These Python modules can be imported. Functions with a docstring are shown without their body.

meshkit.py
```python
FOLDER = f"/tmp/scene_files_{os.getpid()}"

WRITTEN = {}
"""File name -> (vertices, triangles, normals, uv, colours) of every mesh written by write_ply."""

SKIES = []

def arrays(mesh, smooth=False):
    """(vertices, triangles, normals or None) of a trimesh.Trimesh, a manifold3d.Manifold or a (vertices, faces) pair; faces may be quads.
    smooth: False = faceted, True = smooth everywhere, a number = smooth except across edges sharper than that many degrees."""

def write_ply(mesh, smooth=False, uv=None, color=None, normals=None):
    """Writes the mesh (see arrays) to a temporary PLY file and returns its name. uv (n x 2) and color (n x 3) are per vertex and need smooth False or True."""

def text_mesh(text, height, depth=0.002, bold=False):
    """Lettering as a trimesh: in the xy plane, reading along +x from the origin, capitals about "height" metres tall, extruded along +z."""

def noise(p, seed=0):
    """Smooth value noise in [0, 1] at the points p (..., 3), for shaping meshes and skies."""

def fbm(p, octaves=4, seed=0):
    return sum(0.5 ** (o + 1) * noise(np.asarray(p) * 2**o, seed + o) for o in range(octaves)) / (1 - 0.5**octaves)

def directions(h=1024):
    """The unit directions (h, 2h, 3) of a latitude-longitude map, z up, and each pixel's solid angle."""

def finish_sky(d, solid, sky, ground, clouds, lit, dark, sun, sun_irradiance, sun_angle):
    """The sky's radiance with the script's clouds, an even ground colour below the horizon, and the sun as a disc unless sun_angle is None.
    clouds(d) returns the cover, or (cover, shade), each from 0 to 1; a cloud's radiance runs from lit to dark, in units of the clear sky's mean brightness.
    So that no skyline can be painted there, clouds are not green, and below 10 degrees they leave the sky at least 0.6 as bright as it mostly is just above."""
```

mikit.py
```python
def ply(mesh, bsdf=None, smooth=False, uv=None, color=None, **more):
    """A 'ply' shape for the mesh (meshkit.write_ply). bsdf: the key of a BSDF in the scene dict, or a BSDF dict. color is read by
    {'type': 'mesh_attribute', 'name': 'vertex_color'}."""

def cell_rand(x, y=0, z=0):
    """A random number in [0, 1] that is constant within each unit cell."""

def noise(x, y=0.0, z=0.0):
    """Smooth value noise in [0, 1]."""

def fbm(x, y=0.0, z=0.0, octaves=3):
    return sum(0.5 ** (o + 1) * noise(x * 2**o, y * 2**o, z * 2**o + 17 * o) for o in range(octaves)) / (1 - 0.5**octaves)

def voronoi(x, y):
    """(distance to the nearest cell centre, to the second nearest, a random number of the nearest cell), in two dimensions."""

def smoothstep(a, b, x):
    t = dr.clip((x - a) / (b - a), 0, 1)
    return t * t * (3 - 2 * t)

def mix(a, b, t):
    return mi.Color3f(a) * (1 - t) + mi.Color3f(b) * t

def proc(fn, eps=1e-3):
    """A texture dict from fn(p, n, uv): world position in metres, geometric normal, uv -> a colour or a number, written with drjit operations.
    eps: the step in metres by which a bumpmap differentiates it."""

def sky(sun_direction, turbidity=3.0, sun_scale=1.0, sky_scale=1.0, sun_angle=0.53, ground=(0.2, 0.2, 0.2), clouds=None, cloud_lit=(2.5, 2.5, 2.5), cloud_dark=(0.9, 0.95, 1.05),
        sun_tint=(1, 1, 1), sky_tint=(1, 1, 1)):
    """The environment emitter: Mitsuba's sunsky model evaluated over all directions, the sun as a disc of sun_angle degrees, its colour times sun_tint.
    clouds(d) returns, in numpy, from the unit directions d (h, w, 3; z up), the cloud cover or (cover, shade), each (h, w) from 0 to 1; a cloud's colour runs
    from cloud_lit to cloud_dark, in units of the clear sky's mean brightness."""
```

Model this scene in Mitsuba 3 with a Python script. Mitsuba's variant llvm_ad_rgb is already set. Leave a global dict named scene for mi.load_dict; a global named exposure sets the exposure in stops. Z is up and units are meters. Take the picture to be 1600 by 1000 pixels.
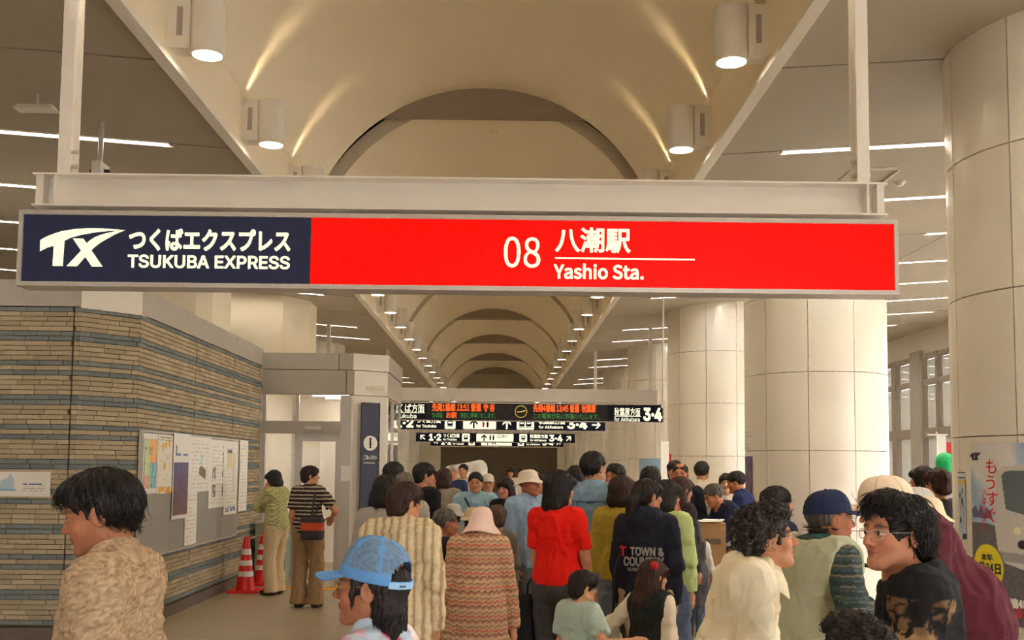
import math, glob, numpy as np, trimesh, mitsuba as mi, drjit as dr, mikit, meshkit
from shapely import affinity, union_all, box as sbox
from shapely.geometry import Polygon
T = mi.ScalarTransform4f
PI = math.pi
scene, labels = {}, {}

# ------------------------------------------------------------------ camera, light, exposure
YAW, PITCH, ROLL = .0109, .0734, .0089
_f = np.array([math.sin(YAW)*math.cos(PITCH), math.cos(YAW)*math.cos(PITCH), math.sin(PITCH)])
_r = np.array([math.cos(YAW), -math.sin(YAW), 0]); _u = np.cross(_r, _f)
_u, _r = _u*math.cos(ROLL)-_r*math.sin(ROLL), _r*math.cos(ROLL)+_u*math.sin(ROLL)
_m = np.eye(4); _m[:3, 0], _m[:3, 1], _m[:3, 2], _m[:3, 3] = -_r, _u, _f, (0, 0, 1.6)
scene['camera'] = {'type': 'perspective', 'fov': math.degrees(2*math.atan(800/1601.7)), 'fov_axis': 'x', 'near_clip': .05, 'far_clip': 500,
                   'to_world': T(_m), 'principal_point_offset_x': 0.0, 'principal_point_offset_y': -.1123}
exposure = 1.27
WARM = np.array([1.0, .84, .60]); TUBE = np.array([1.0, .90, .74])
GLOW = 2.0**-exposure   # radiance that the picture shows as full white
L_STRIP, L_LENS, L_UP, L_SPOT = 9.0, 26.0, 600.0, 240.0
scene['sky'] = {**mikit.sky((.75, .35, .55), turbidity=4, sun_scale=0.0, sky_scale=26.0, ground=(.35, .35, .33), sky_tint=(1.1, 1.0, .86),
                clouds=lambda d: (np.full(d.shape[:2], .85), .25*meshkit.fbm(d*3, 3))), 'sampling_weight': 10.0}

# ------------------------------------------------------------------ helpers
def lin(c):
    c = np.asarray(c, float)/255
    return np.where(c <= .04045, c/12.92, ((c+.055)/1.055)**2.4)
def C3(c): return [float(x) for x in lin(c)]
def rgb(c): return {'type': 'rgb', 'value': [float(x) for x in lin(c)]}
def mat(key, c, rough=.6, metallic=0., spec=.5, tex=None, **k):
    scene[key] = {'type': 'twosided', 'b': {'type': 'principled', 'base_color': tex or rgb(c), 'roughness': rough, 'metallic': metallic, 'specular': spec, **k}}
    return key
_names = {}
def num(base):
    n = _names.get(base, 0); _names[base] = n+1
    return base if n == 0 else f'{base}_{n:03d}'
def tag(key, label=None, cat=None, group=None, kind=None):
    labels[key] = {a: b for a, b in (('label', label), ('category', cat), ('group', group), ('kind', kind)) if b}
def put(name, mesh, m, parent=None, smooth=False, label=None, kind=None, to=None, emit=None, w=1.0, color=None, flip=False):
    key = num(f'{parent}__{name}' if parent else name)
    d = mesh if isinstance(mesh, dict) else mikit.ply(mesh, m, smooth, color=color)
    d = dict(d)
    if m and isinstance(mesh, dict): d['bsdf'] = {'type': 'ref', 'id': m}
    if to is not None: d['to_world'] = to
    if emit is not None: d['emitter'] = {'type': 'area', 'radiance': {'type': 'rgb', 'value': [float(x) for x in emit]}, 'sampling_weight': float(w)}
    scene[key] = d
    if label or kind: tag(key, label, None, None, kind)
    return key
def thing(name, label, cat, group=None):
    key = num(name); tag(key, label, cat, group); return key
def struct(name, mesh, m, **k):
    key = put(name, mesh, m, **k); labels.setdefault(key, {})['kind'] = 'structure'; return key
def cat(*ms): return trimesh.util.concatenate([m for m in ms])
def bx(x0, x1, y0, y1, z0, z1):
    b = trimesh.creation.box((abs(x1-x0), abs(y1-y0), abs(z1-z0))); b.apply_translation(((x0+x1)/2, (y0+y1)/2, (z0+z1)/2)); return b
def cyl(a, b, r, n=16, r2=None):
    a, b = np.array(a, float), np.array(b, float); r2 = r if r2 is None else r2
    z = b-a; L = np.linalg.norm(z); z = z/L
    x = np.cross(z, [0, 0, 1.] if abs(z[2]) < .9 else [1., 0, 0]); x /= np.linalg.norm(x); y = np.cross(z, x)
    t = np.arange(n)*2*PI/n; ring = np.cos(t)[:, None]*x+np.sin(t)[:, None]*y
    v = np.vstack([a+ring*r, b+ring*r2, [a], [b]]); i = np.arange(n); j = (i+1) % n
    f = np.vstack([np.stack([i, j, j+n], 1), np.stack([i, j+n, i+n], 1), np.stack([j, i, i*0+2*n], 1), np.stack([i+n, j+n, i*0+2*n+1], 1)])
    return trimesh.Trimesh(v, f, process=False)
def tube(pts, r, n=10):
    pts = np.asarray(pts, float); t = np.gradient(pts, axis=0); t /= np.linalg.norm(t, axis=1, keepdims=True)
    a = np.cross(t, [0, 0, 1.]); bad = np.linalg.norm(a, axis=1) < .2; a[bad] = np.cross(t[bad], [1., 0, 0])
    a /= np.linalg.norm(a, axis=1, keepdims=True); b = np.cross(t, a); an = np.arange(n)*2*PI/n
    rr = np.broadcast_to(r, (len(pts),))
    v = (pts[:, None]+rr[:, None, None]*(np.cos(an)[None, :, None]*a[:, None]+np.sin(an)[None, :, None]*b[:, None])).reshape(-1, 3)
    m = len(pts); i, j = np.meshgrid(np.arange(m-1), np.arange(n), indexing='ij'); j2 = (j+1) % n
    q = np.stack([i*n+j, i*n+j2, (i+1)*n+j2, (i+1)*n+j], -1).reshape(-1, 4)
    f = np.vstack([q[:, [0, 1, 2]], q[:, [0, 2, 3]]])
    c0 = len(v); v = np.vstack([v, pts[:1], pts[-1:]]); k = np.arange(n); k2 = (k+1) % n
    f = np.vstack([f, np.stack([k2, k, k*0+c0], 1), np.stack([k+(m-1)*n, k2+(m-1)*n, k*0+c0+1], 1)])
    return trimesh.Trimesh(v, f, process=False)
def lathe(prof, n=32, c=(0, 0, 0)):
    prof = np.asarray(prof, float); t = np.arange(n)*2*PI/n
    v = np.stack([prof[:, None, 0]*np.cos(t), prof[:, None, 0]*np.sin(t), np.repeat(prof[:, 1:2], n, 1)], -1).reshape(-1, 3)
    m = len(prof); i, j = np.meshgrid(np.arange(m-1), np.arange(n), indexing='ij'); j2 = (j+1) % n
    q = np.stack([i*n+j, i*n+j2, (i+1)*n+j2, (i+1)*n+j], -1).reshape(-1, 4)
    return trimesh.Trimesh(v+np.array(c), np.vstack([q[:, [0, 1, 2]], q[:, [0, 2, 3]]]), process=False)
def hexa(p):  # 8 corners: bottom 4 ccw, top 4 ccw
    f = np.array([[0, 3, 2, 1], [4, 5, 6, 7], [0, 1, 5, 4], [1, 2, 6, 5], [2, 3, 7, 6], [3, 0, 4, 7]])
    return trimesh.Trimesh(np.asarray(p, float), np.vstack([f[:, [0, 1, 2]], f[:, [0, 2, 3]]]), process=False)
def plan(poly, z0, z1):  # vertical prism over a ground polygon
    m = trimesh.creation.extrude_polygon(Polygon(poly), z1-z0, engine='earcut'); m.apply_translation((0, 0, z0)); return m
def flat(shape, depth=.002):
    gs = [g for g in getattr(shape, 'geoms', [shape]) if g.area > 0]
    return cat(*[trimesh.creation.extrude_polygon(g, depth, engine='earcut') for g in gs])
def stand(m, x, y, z, yaw=0.):  # xy-plane artwork -> upright, facing -y (yaw turns about z, radians)
    m = m.copy(); v = m.vertices.copy(); v = np.stack([v[:, 0], -v[:, 2], v[:, 1]], 1)
    c, s = math.cos(yaw), math.sin(yaw); v = np.stack([v[:, 0]*c-v[:, 1]*s, v[:, 0]*s+v[:, 1]*c, v[:, 2]], 1)+np.array([x, y, z])
    return trimesh.Trimesh(v, m.faces, process=False)
FONTS = {k: glob.glob('/opt/blender-*/*/datafiles/fonts/'+v)[0] for k, v in (('cjk', 'Noto Sans CJK*'), ('sans', 'Inter.woff2'))}
_tx = {}
def text(s, height, font='cjk', bold=0., width=None, px=72):
    """Lettering as a shapely shape, capitals about height tall, from the origin along +x."""
    from PIL import Image, ImageDraw, ImageFont
    key = (s, font, bold, px)
    if key not in _tx:
        ft = ImageFont.truetype(FONTS[font], px); sw = int(round(bold*px))
        x0, y0, x1, y1 = ft.getbbox(s, anchor='ls', stroke_width=sw)
        im = Image.new('L', (int(x1-x0)+8, int(y1-y0)+8)); ImageDraw.Draw(im).text((4-x0, 4-y0), s, 255, ft, anchor='ls', stroke_width=sw)
        on = np.pad(np.asarray(im) > 127, ((0, 0), (1, 1))).astype(np.int8)
        rows, st = np.nonzero(np.diff(on, axis=1) == 1); en = np.nonzero(np.diff(on, axis=1) == -1)[1]
        g = union_all(sbox(st, -rows-1, en, -rows)).buffer(.5).buffer(-.5).simplify(.5)
        _tx[key] = affinity.translate(g, -4, 4-y0)
    g = _tx[key]; cap = px*.73; sc = height/cap
    w = g.bounds[2]-g.bounds[0]; sx = sc if width is None else width/w
    return affinity.scale(affinity.translate(g, -g.bounds[0], 0), sx, sc, origin=(0, 0))
def rect(x0, y0, x1, y1, r=0):
    return sbox(x0, y0, x1, y1) if r == 0 else sbox(x0+r, y0+r, x1-r, y1-r).buffer(r, quad_segs=4)

# ------------------------------------------------------------------ materials
N, FB, SS = mikit.noise, mikit.fbm, mikit.smoothstep
mat('white_paint', (232, 226, 214), .38)
mat('vault_paint', (239, 227, 201), .55)
mat('ceiling_paint', (170, 160, 144), .6)
mat('raw_concrete', (146, 138, 126), .9)
mat('beam_concrete', (150, 138, 124), .9)
mat('enamel', (238, 232, 218), .28, tex=mikit.proc(lambda p, n, uv: mikit.mix(C3((236, 229, 214)), C3((240, 234, 221)), FB(p.x*1.5, p.y*1.5, p.z*1.5))))
mat('joint', (128, 116, 100), .8)
mat('steel_paint', (226, 220, 212), .35)
mat('alu', (196, 190, 184), .35, metallic=.35)
mat('alu_dark', (120, 116, 112), .4, metallic=.3)
mat('grey_panel', (168, 160, 150), .45)
mat('grey_board', (150, 146, 140), .5)
mat('mortar', (92, 80, 66), .95)
mat('skirt', (96, 84, 74), .6)
for i, c in enumerate([(166, 150, 122), (158, 143, 117), (174, 158, 130), (154, 138, 114), (168, 150, 124)]): mat(f'brick_tan_{i}', c, .75)
for i, c in enumerate([(112, 118, 116), (104, 112, 112), (118, 123, 118)]): mat(f'brick_blue_{i}', c, .75)
def floor_tex(p, n, uv):
    g = FB(p.x*60, p.y*60, 0., 2); h = FB(p.x*1.3, p.y*1.3, 3.)
    return mikit.mix(C3((140, 126, 104)), C3((156, 141, 118)), .55*g+.45*h)
mat('floor_stone', 0, .42, tex=mikit.proc(floor_tex))
mat('pave', (150, 146, 138), .9)
mat('tactile', (206, 150, 44), .6)
mat('navy', (26, 28, 48), .35, spec=.15)
mat('navy_dull', (58, 60, 82), .4)
mat('sign_red', (110, 4, 2), .3, spec=.12)
mat('sign_white', (160, 156, 124), .4, spec=.15)
mat('black', (22, 22, 22), .5)
mat('white', (240, 238, 232), .5)
mat('paper', (236, 233, 228), .7)
mat('clear_lens', (240, 235, 220), .3)
mat('cone_red', (214, 34, 24), .4)
mat('red', (200, 30, 30), .5)
mat('rubber', (40, 38, 36), .7)
mat('gold', (190, 150, 70), .3, metallic=.8)
mat('tan_shutter', (96, 84, 66), .7)
mat('building', (176, 172, 164), .9)
mat('cardboard', (176, 132, 84), .8)
mat('table_grey', (150, 146, 138), .5)
mat('balloon_rubber', (40, 205, 120), .25)
mat('orange', (226, 110, 30), .5)
mat('vc_cloth', 0, .85, spec=.25, tex={'type': 'mesh_attribute', 'name': 'vertex_color'})
mat('vc_skin', 0, .55, spec=.3, tex={'type': 'mesh_attribute', 'name': 'vertex_color'})
mat('vc_hair', 0, .55, spec=.3, tex={'type': 'mesh_attribute', 'name': 'vertex_color'})
mat('vc_print', 0, .4, spec=.5, tex={'type': 'mesh_attribute', 'name': 'vertex_color'})
scene['pane_glass'] = {'type': 'thindielectric', 'int_ior': 1.5}
scene['glass_lens'] = {'type': 'thindielectric', 'int_ior': 1.3}

# ------------------------------------------------------------------ the hall's measures
CX, HALF, P0, DP, BAY = -.22, 1.93, 6.48, 1.85, 5.55
ZE, SL = 4.20, .07
VR, VZ = 2.06, 3.94
XL, XR, YN, YF = -9.5, 9.5, -7.0, 46.8
def zc(x): return ZE+SL*(abs(x-CX)-HALF)
COLX, COLY, COLR = 3.65, 6.289, .80

# floor, rear, side and far walls
floor = struct('floor', bx(XL-.3, XR+.3, YN-6, YF+1, -.2, 0), 'floor_stone')
put('tactile_strip', bx(-2.75, -2.0, 13.35, 13.65, .0, .006), 'tactile', floor)
tl = cat(*[cyl((-2.72+.055*i, 13.38+.06*j, .006), (-2.72+.055*i, 13.38+.06*j, .011), .014, 8) for i in range(14) for j in range(5)])
put('tactile_stud', tl, 'tactile', floor, kind='stuff')
ext = struct('ground_outside', bx(-60, 90, -70, 120, -.5, -.21), 'pave')
struct('wall_left', bx(XL-.3, XL, YN, YF, 0, 7), 'grey_panel')
struct('wall_rear', cat(bx(XL-.3, XR+.3, YN-.3, YN, 3.0, 7), bx(XL-.3, 0, YN-.3, YN, 0, 3.0), bx(5.5, XR+.3, YN-.3, YN, 0, 3.0)), 'white_paint')  # unseen wall; its opening is added to let fill daylight in from behind
# glazed wall on the window side: head, pilasters, posts, transoms, panes and screens
wr = struct('wall_right', cat(bx(XR, XR+.3, YN, YF, 4.18, 7), bx(XR, XR+.3, YN, -1.9, 0, 4.18)), 'white_paint')
mat('frame_brown', (150, 138, 126), .45, metallic=.2)
mat('pilaster_grey', (168, 160, 150), .5)
scene['screen_cloth'] = {'type': 'principledthin', 'base_color': rgb((196, 194, 188)), 'roughness': .8, 'diff_trans': .7, 'spec_trans': 0.0}
for k in range(-5, 5):
    y = 23.13+BAY*k
    if not 0 < y < YF: continue  # bays nearest the camera are unseen, added to bring in daylight
    put('pilaster', bx(XR-.09, XR+.1, y-.27, y+.3, 0, 4.3), 'pilaster_grey', wr)
    for a, w_ in ((-.36, .06), (-1.12, .1), (-2.0, .08), (1.30, .26), (2.2, .1)):
        put('mullion', bx(XR-.08, XR+.08, y+a-w_/2, y+a+w_/2, 0, 4.2), 'frame_brown', wr)
    for a, b in ((-2.95, -.3), (.3, 2.6)):
        for z, h in ((.04, .12), (2.437, .22), (3.57, .12), (4.14, .1)):
            put('transom', bx(XR-.07, XR+.07, y+a, y+b, z-h/2, z+h/2), 'frame_brown', wr)
    for a, b in ((-2.96, -2.04), (-1.96, -1.17), (-1.07, -.39), (.3, .58), (.62, 1.17), (1.43, 2.15), (2.25, 2.6)):
        put('pane', bx(XR+.0, XR+.004, y+a, y+b, .1, 4.1), 'pane_glass', wr) if False else None
        v = np.array([[XR, y+a, .1], [XR, y+b, .1], [XR, y+b, 4.1], [XR, y+a, 4.1]])
        put('pane', (v, np.array([[0, 1, 2, 3]])), 'pane_glass', wr)
        if not .25 < a < .5 and y > 20.:  # unseen nearer bays stay unscreened so more sky light enters
            for z0, z1 in ((.15, 2.33), (2.55, 3.5), (3.64, 4.08)):
                put('screen', bx(XR+.05, XR+.053, y+a+.01, y+b-.01, z0, z1), 'screen_cloth', wr)
# hoarding of the building across the street, seen dimly through the screens
struct('building_outside', bx(30, 34, -20, 70, -.3, 9), 'building')

# ceilings of the two aisles: sloping panels with open joints, edge trim, fascia
cl = struct('ceiling', bx(XL-.3, XR+.3, YN, YF, 6.9, 7.1), 'raw_concrete')
put('soffit', cat(*[hexa([(x0, YN, zc(x0)+.06), (x1, YN, zc(x1)+.06), (x1, YF, zc(x1)+.06), (x0, YF, zc(x0)+.06),
    (x0, YN, zc(x0)+.1), (x1, YN, zc(x1)+.1), (x1, YF, zc(x1)+.1), (x0, YF, zc(x0)+.1)]) for x0, x1 in ((XL, CX-HALF-.03), (CX+HALF+.03, XR))]), 'raw_concrete', cl)
def slab(xa, xb, y0, y1, t=.03):
    x0, x1 = min(xa, xb), max(xa, xb); z0, z1 = zc(x0), zc(x1)
    return hexa([(x0, y0, z0), (x1, y0, z1), (x1, y1, z1), (x0, y1, z0), (x0, y0, z0+t), (x1, y0, z1+t), (x1, y1, z1+t), (x0, y1, z0+t)])
for s in (-1, 1):
    e = CX+s*HALF; out = XL if s < 0 else XR
    mid = CX+s*5.6
    for k in range(-7, 22):
        y0 = P0+DP*k
        for a, b in ((e+s*.07, mid-s*.006), (mid+s*.006, out)):
            put('panel', slab(a, b, y0+.012, min(y0+DP-.012, YF)), 'ceiling_paint', cl)
    put('edge_trim', bx(e+s*.075, e-s*.012, YN, YF, ZE-.03, ZE+.012), 'white_paint', cl)
    put('fascia', bx(e, e+s*.04, YN, YF, ZE, 4.612), 'vault_paint', cl)
    put('plenum_wall', bx(e+s*.35, e+s*.4, YN, YF, 4.6, 6.95), 'raw_concrete', cl)
    put('ledge', bx(e, e+s*.4, YN, YF, 4.612, 4.66), 'vault_paint', cl)
# barrel vaults between the gaps; each has a rim at both ends; a beam crosses every gap
AR0 = math.asin((4.62-VZ)/VR)
def arc_shell(r0, r1, y0, y1, n=72):
    t = np.linspace(AR0, PI-AR0, n); c, s = np.cos(t), np.sin(t)
    P = lambda r, y: np.stack([CX+r*c, 0*c+y, VZ+r*s], 1)
    v = np.vstack([P(r0, y0), P(r0, y1), P(r1, y1), P(r1, y0)]); f = []
    i = np.arange(n-1)
    for a, b in ((0, 1), (1, 2), (2, 3), (3, 0)):
        f += [np.stack([a*n+i, b*n+i, b*n+i+1], 1), np.stack([a*n+i, b*n+i+1, a*n+i+1], 1)]
    return trimesh.Trimesh(v, np.vstack(f), process=False)
GAP0 = 11.65-2*BAY
for k in range(-2, 8):
    y0, y1 = GAP0+BAY*k+.55, GAP0+BAY*(k+1)
    if y0 > YF-1: break
    v = put('vault', arc_shell(VR, VR+.05, y0+.02, min(y1, YF)-.02), 'vault_paint', cl, smooth=40)
    put('rim', arc_shell(VR-.002, VR+.16, y0, y0+.02), 'vault_paint', v)
    put('rim', arc_shell(VR-.002, VR+.16, y1-.02, y1), 'vault_paint', v)
    put('beam', bx(CX-2.3, CX+2.3, y1, y1+.30, 5.72, 6.5), 'beam_concrete', cl)
    if k >= -1:
        put('sprinkler', lathe([(0, -.03), (.03, -.03), (.04, -.005), (.05, .0), (.05, .01), (0, .01)], 16, (CX+.1, y0+1.0, VZ+VR-.008)), 'white_paint', v)
wf = struct('wall_far', cat(bx(XL, -2.72, YF, YF+.3, 0, 7), bx(2.6, XR, YF, YF+.3, 0, 7), bx(-2.72, 2.6, YF, YF+.3, 2.5, 7)), 'vault_paint')
sh = put('shutter', bx(-2.72, 2.6, YF+.1, YF+.16, 0, 2.55), 'tan_shutter', wf)
for i in range(17):
    put('shutter_slat', bx(-2.72, 2.6, YF+.07, YF+.1, .02+.15*i, .14+.15*i), 'tan_shutter', wf)

# round columns clad in enamelled panels
NP, PH = 10, .86
def col_panel(r, n=6):
    a = 2*PI/NP; g = .0035/r; t = np.linspace(-a/2+g, a/2-g, n); c, s = np.cos(t), np.sin(t); h0, h1 = .0035, PH-.0035
    P = lambda R, z: np.stack([R*c, R*s, 0*c+z], 1)
    v = np.vstack([P(r, h0), P(r, h1), P(r-.03, h1), P(r-.03, h0)]); i = np.arange(n-1); f = []
    for p, q in ((0, 1), (1, 2), (2, 3), (3, 0)):
        f += [np.stack([p*n+i, p*n+i+1, q*n+i+1], 1), np.stack([p*n+i, q*n+i+1, q*n+i], 1)]
    e = lambda k: [[k, n+k, 2*n+k], [k, 2*n+k, 3*n+k]]
    f += [np.array(e(0)), np.array(e(n-1))[:, ::-1]]
    return trimesh.Trimesh(v, np.vstack(f), process=False)
panel_big, panel_small = (mikit.ply(col_panel(r), 'enamel', smooth=40) for r in (COLR, .62))
def column(x, y, r, label, a0=-76.):
    c = struct('column', cat(cyl((x, y, 0), (x, y, 4.6), r-.02, 48), cyl((x, y, 0), (x, y, .085), r-.012, 48)), 'joint', label=label)
    p = panel_big if r > .7 else panel_small
    for j in range(NP):
        an = math.radians(a0+36*j)  # measured from -y toward +x
        d = np.array([math.sin(an), -math.cos(an)])
        if d @ np.array([-x, -y]) < -.45*math.hypot(x, y): continue
        for i in range(5):
            put('panel', p, None, c, to=T().translate([x, y, .09+PH*i]).rotate([0, 0, 1], math.degrees(an)-90))
ORD = ['nearest', 'second', 'third', 'fourth', 'fifth', 'sixth', 'seventh', 'eighth', 'ninth']
for k in range(8):
    column(COLX, COLY+BAY*k, COLR, f'round column in cream enamel panels on the window side, {ORD[k]} from the camera')
for n_, k in enumerate((3, 4, 5, 6, 7)):
    column(2*CX-COLX-.05, COLY+BAY*k, .62, f'round cream panelled column on the ticket office side, {ORD[n_]} of its row')
# square piers standing behind the brick office
for i, (x0, x1, y0, y1, ch) in enumerate([(-4.5, -3.56, 12.4, 13.4, .16), (-4.40, -3.12, 16.2, 17.2, .36)]):
    struct('pier', plan([(x0, y0), (x1-ch, y0), (x1, y0+ch), (x1, y1), (x0, y1)], 3.0, 4.5), 'vault_paint', label='pale square pier with a cut corner rising behind the '+('brick wall' if i == 0 else 'glass booth'))

# ------------------------------------------------------------------ brick office
BXS, BYF, BYE, BZT = -3.477, 9.4, 14.9, 3.04   # side plane, front plane, end, brick top
CH0 = -3.87; CHY = 9.84
wl = struct('wall_office', plan([(XL+.02, BYF+.03), (CH0-.01, BYF+.03), (BXS-.03, CHY+.02), (BXS-.03, BYE), (-9, BYE)], 0, BZT), 'mortar', label='brick office wall in tan courses with blue grey bands')
put('coping', plan([(XL+.02, BYF-.012), (CH0, BYF-.012), (CH0, 12), (XL+.02, 12)], BZT, 3.285), 'grey_panel', wl)
put('coping', plan([(CH0+.004, BYF-.012), (BXS+.012, CHY-.004), (BXS-.2, 12), (CH0, 12)], BZT-.012, 3.275), 'white_paint', wl)
for y0, y1 in ((CHY+.004, 11.9), (11.905, 13.4), (13.405, BYE)):
    put('coping', bx(BXS-.3, BXS+.012, y0, y1, BZT, 3.285), 'grey_panel', wl)
put('base_stone', plan([(XL+.02, BYF-.006), (CH0, BYF-.006), (BXS+.006, CHY), (BXS+.006, BYE), (-9, BYE)], 0, .12), 'skirt', wl)
pat = 'BTTTTBBTTTTBT'
COURSE = .0452; BL = .213
brick_m = bx(0, BL-.006, 0, .03, 0, COURSE-.006)
bply = {m: mikit.ply(brick_m, m) for m in [f'brick_tan_{i}' for i in range(5)]+[f'brick_blue_{i}' for i in range(3)]}
rng = np.random.default_rng(5)
def face(p0, p1, skip=()):
    p0, p1 = np.array(p0, float), np.array(p1, float); L = np.linalg.norm(p1-p0); d = (p1-p0)/L; ang = math.degrees(math.atan2(d[1], d[0])); out = []
    nrow = int((BZT-.12)/COURSE)
    for r in range(nrow):
        z = BZT-COURSE*(r+1); blue = pat[r % 13] == 'B'; o = -(rng.random()*BL)
        while o < L-.004:
            a, b = max(o, 0), min(o+BL, L)
            if b-a > .02:
                q = p0+d*a
                if not any(s0 < (a+b)/2 < s1 and z0 < z < z1 for s0, s1, z0, z1 in skip):
                    m = f'brick_blue_{rng.integers(3)}' if blue else f'brick_tan_{rng.integers(5)}'
                    push = rng.normal()*.0012
                    out.append((q, ang, z, (b-a)/BL, m, push))
            o += BL
    return out
SEAM = -3.93
faces = [face((-4.62, BYF), (SEAM-.006, BYF)), face((SEAM+.006, BYF), (CH0, BYF)), face((CH0, BYF), (BXS, CHY))]
faces += [face((BXS, a), (BXS, b)) for a, b in ((CHY+.004, 11.66), (11.672, 13.34), (13.352, BYE-.02))]
faces = [face((-5.2, BYF), (-4.62, BYF))]+faces
allb = [b for f in faces for b in f]
def vis(b):  # size in the picture, nearest and frontmost first
    q = b[0]; fr = .35 if abs(b[1]-90) < 1 else 1.
    return -fr/np.hypot(*q) if q[0] > -4.75 else 0
single = set(sorted(range(len(allb)), key=lambda i: vis(allb[i]))[:300]); rest = {}
for i, (q, ang, z, sc, m, push) in enumerate(allb):
    to = T().translate([q[0], q[1], z]).rotate([0, 0, 1], ang).translate([0, -.0+push, 0]).scale([sc, 1, 1])
    if i in single: put('brick', bply[m], None, wl, to=to)
    else:
        M = np.array(to.matrix); g = brick_m.copy(); g.apply_transform(M); rest.setdefault(m, []).append(g)
for m, gs in rest.items(): put('brick_mass', cat(*gs), m, wl, kind='stuff')

# booth with glass door and the information pillar beyond the brick wall
BY = 14.9; PX0, PX1, PYC = -2.15, -1.68, 15.2
bt = struct('wall_booth', cat(bx(BXS, PX0, BY+.02, BY+.1, 2.63, 3.235), plan([(PX0, BY+.02), (PX1-.02, PYC+.02), (PX1-.02, 17.25), (PX1-.3, 17.25), (PX1-.3, PYC+.3), (PX0-.1, BY+.3)], 2.6, 3.2)), 'raw_concrete', label='grey panelled front of the glass booth')
for z0, z1, a in ((2.995, 3.235, -2.36), (2.63, 2.985, -2.25)):
    put('fascia_panel', bx(BXS+.012, a-.006, BY-.01, BY+.02, z0, z1), 'grey_panel', bt)
    put('fascia_panel', bx(a+.006, PX0+(.012 if z0 < 2.9 else 0), BY-.01, BY+.02, z0, z1), 'grey_panel', bt)
    put('fascia_panel', plan([(PX0, BY-.02), (PX1+.02, PYC-.02), (PX1-.03, PYC+.05), (PX0-.03, BY+.06)] if z0 > 2.9 else [(PX0+.015, BY), (PX1, PYC-.01), (PX1-.03, PYC+.05), (PX0-.03, BY+.06)], z0, z1), 'white_paint', bt)
    put('fascia_panel', bx(PX1-.03, PX1+(.02 if z0 > 2.9 else 0), PYC, 17.25, z0, z1), 'grey_panel', bt)
put('pillar', plan([(PX0-.02, BY), (PX0+.01, BY), (PX1, PYC-.01), (PX1, PYC+.12), (PX1-.1, PYC+.12), (PX0-.12, BY+.2), (PX0-.02, BY+.1)], 0, 2.62), 'white_paint', bt)
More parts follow.
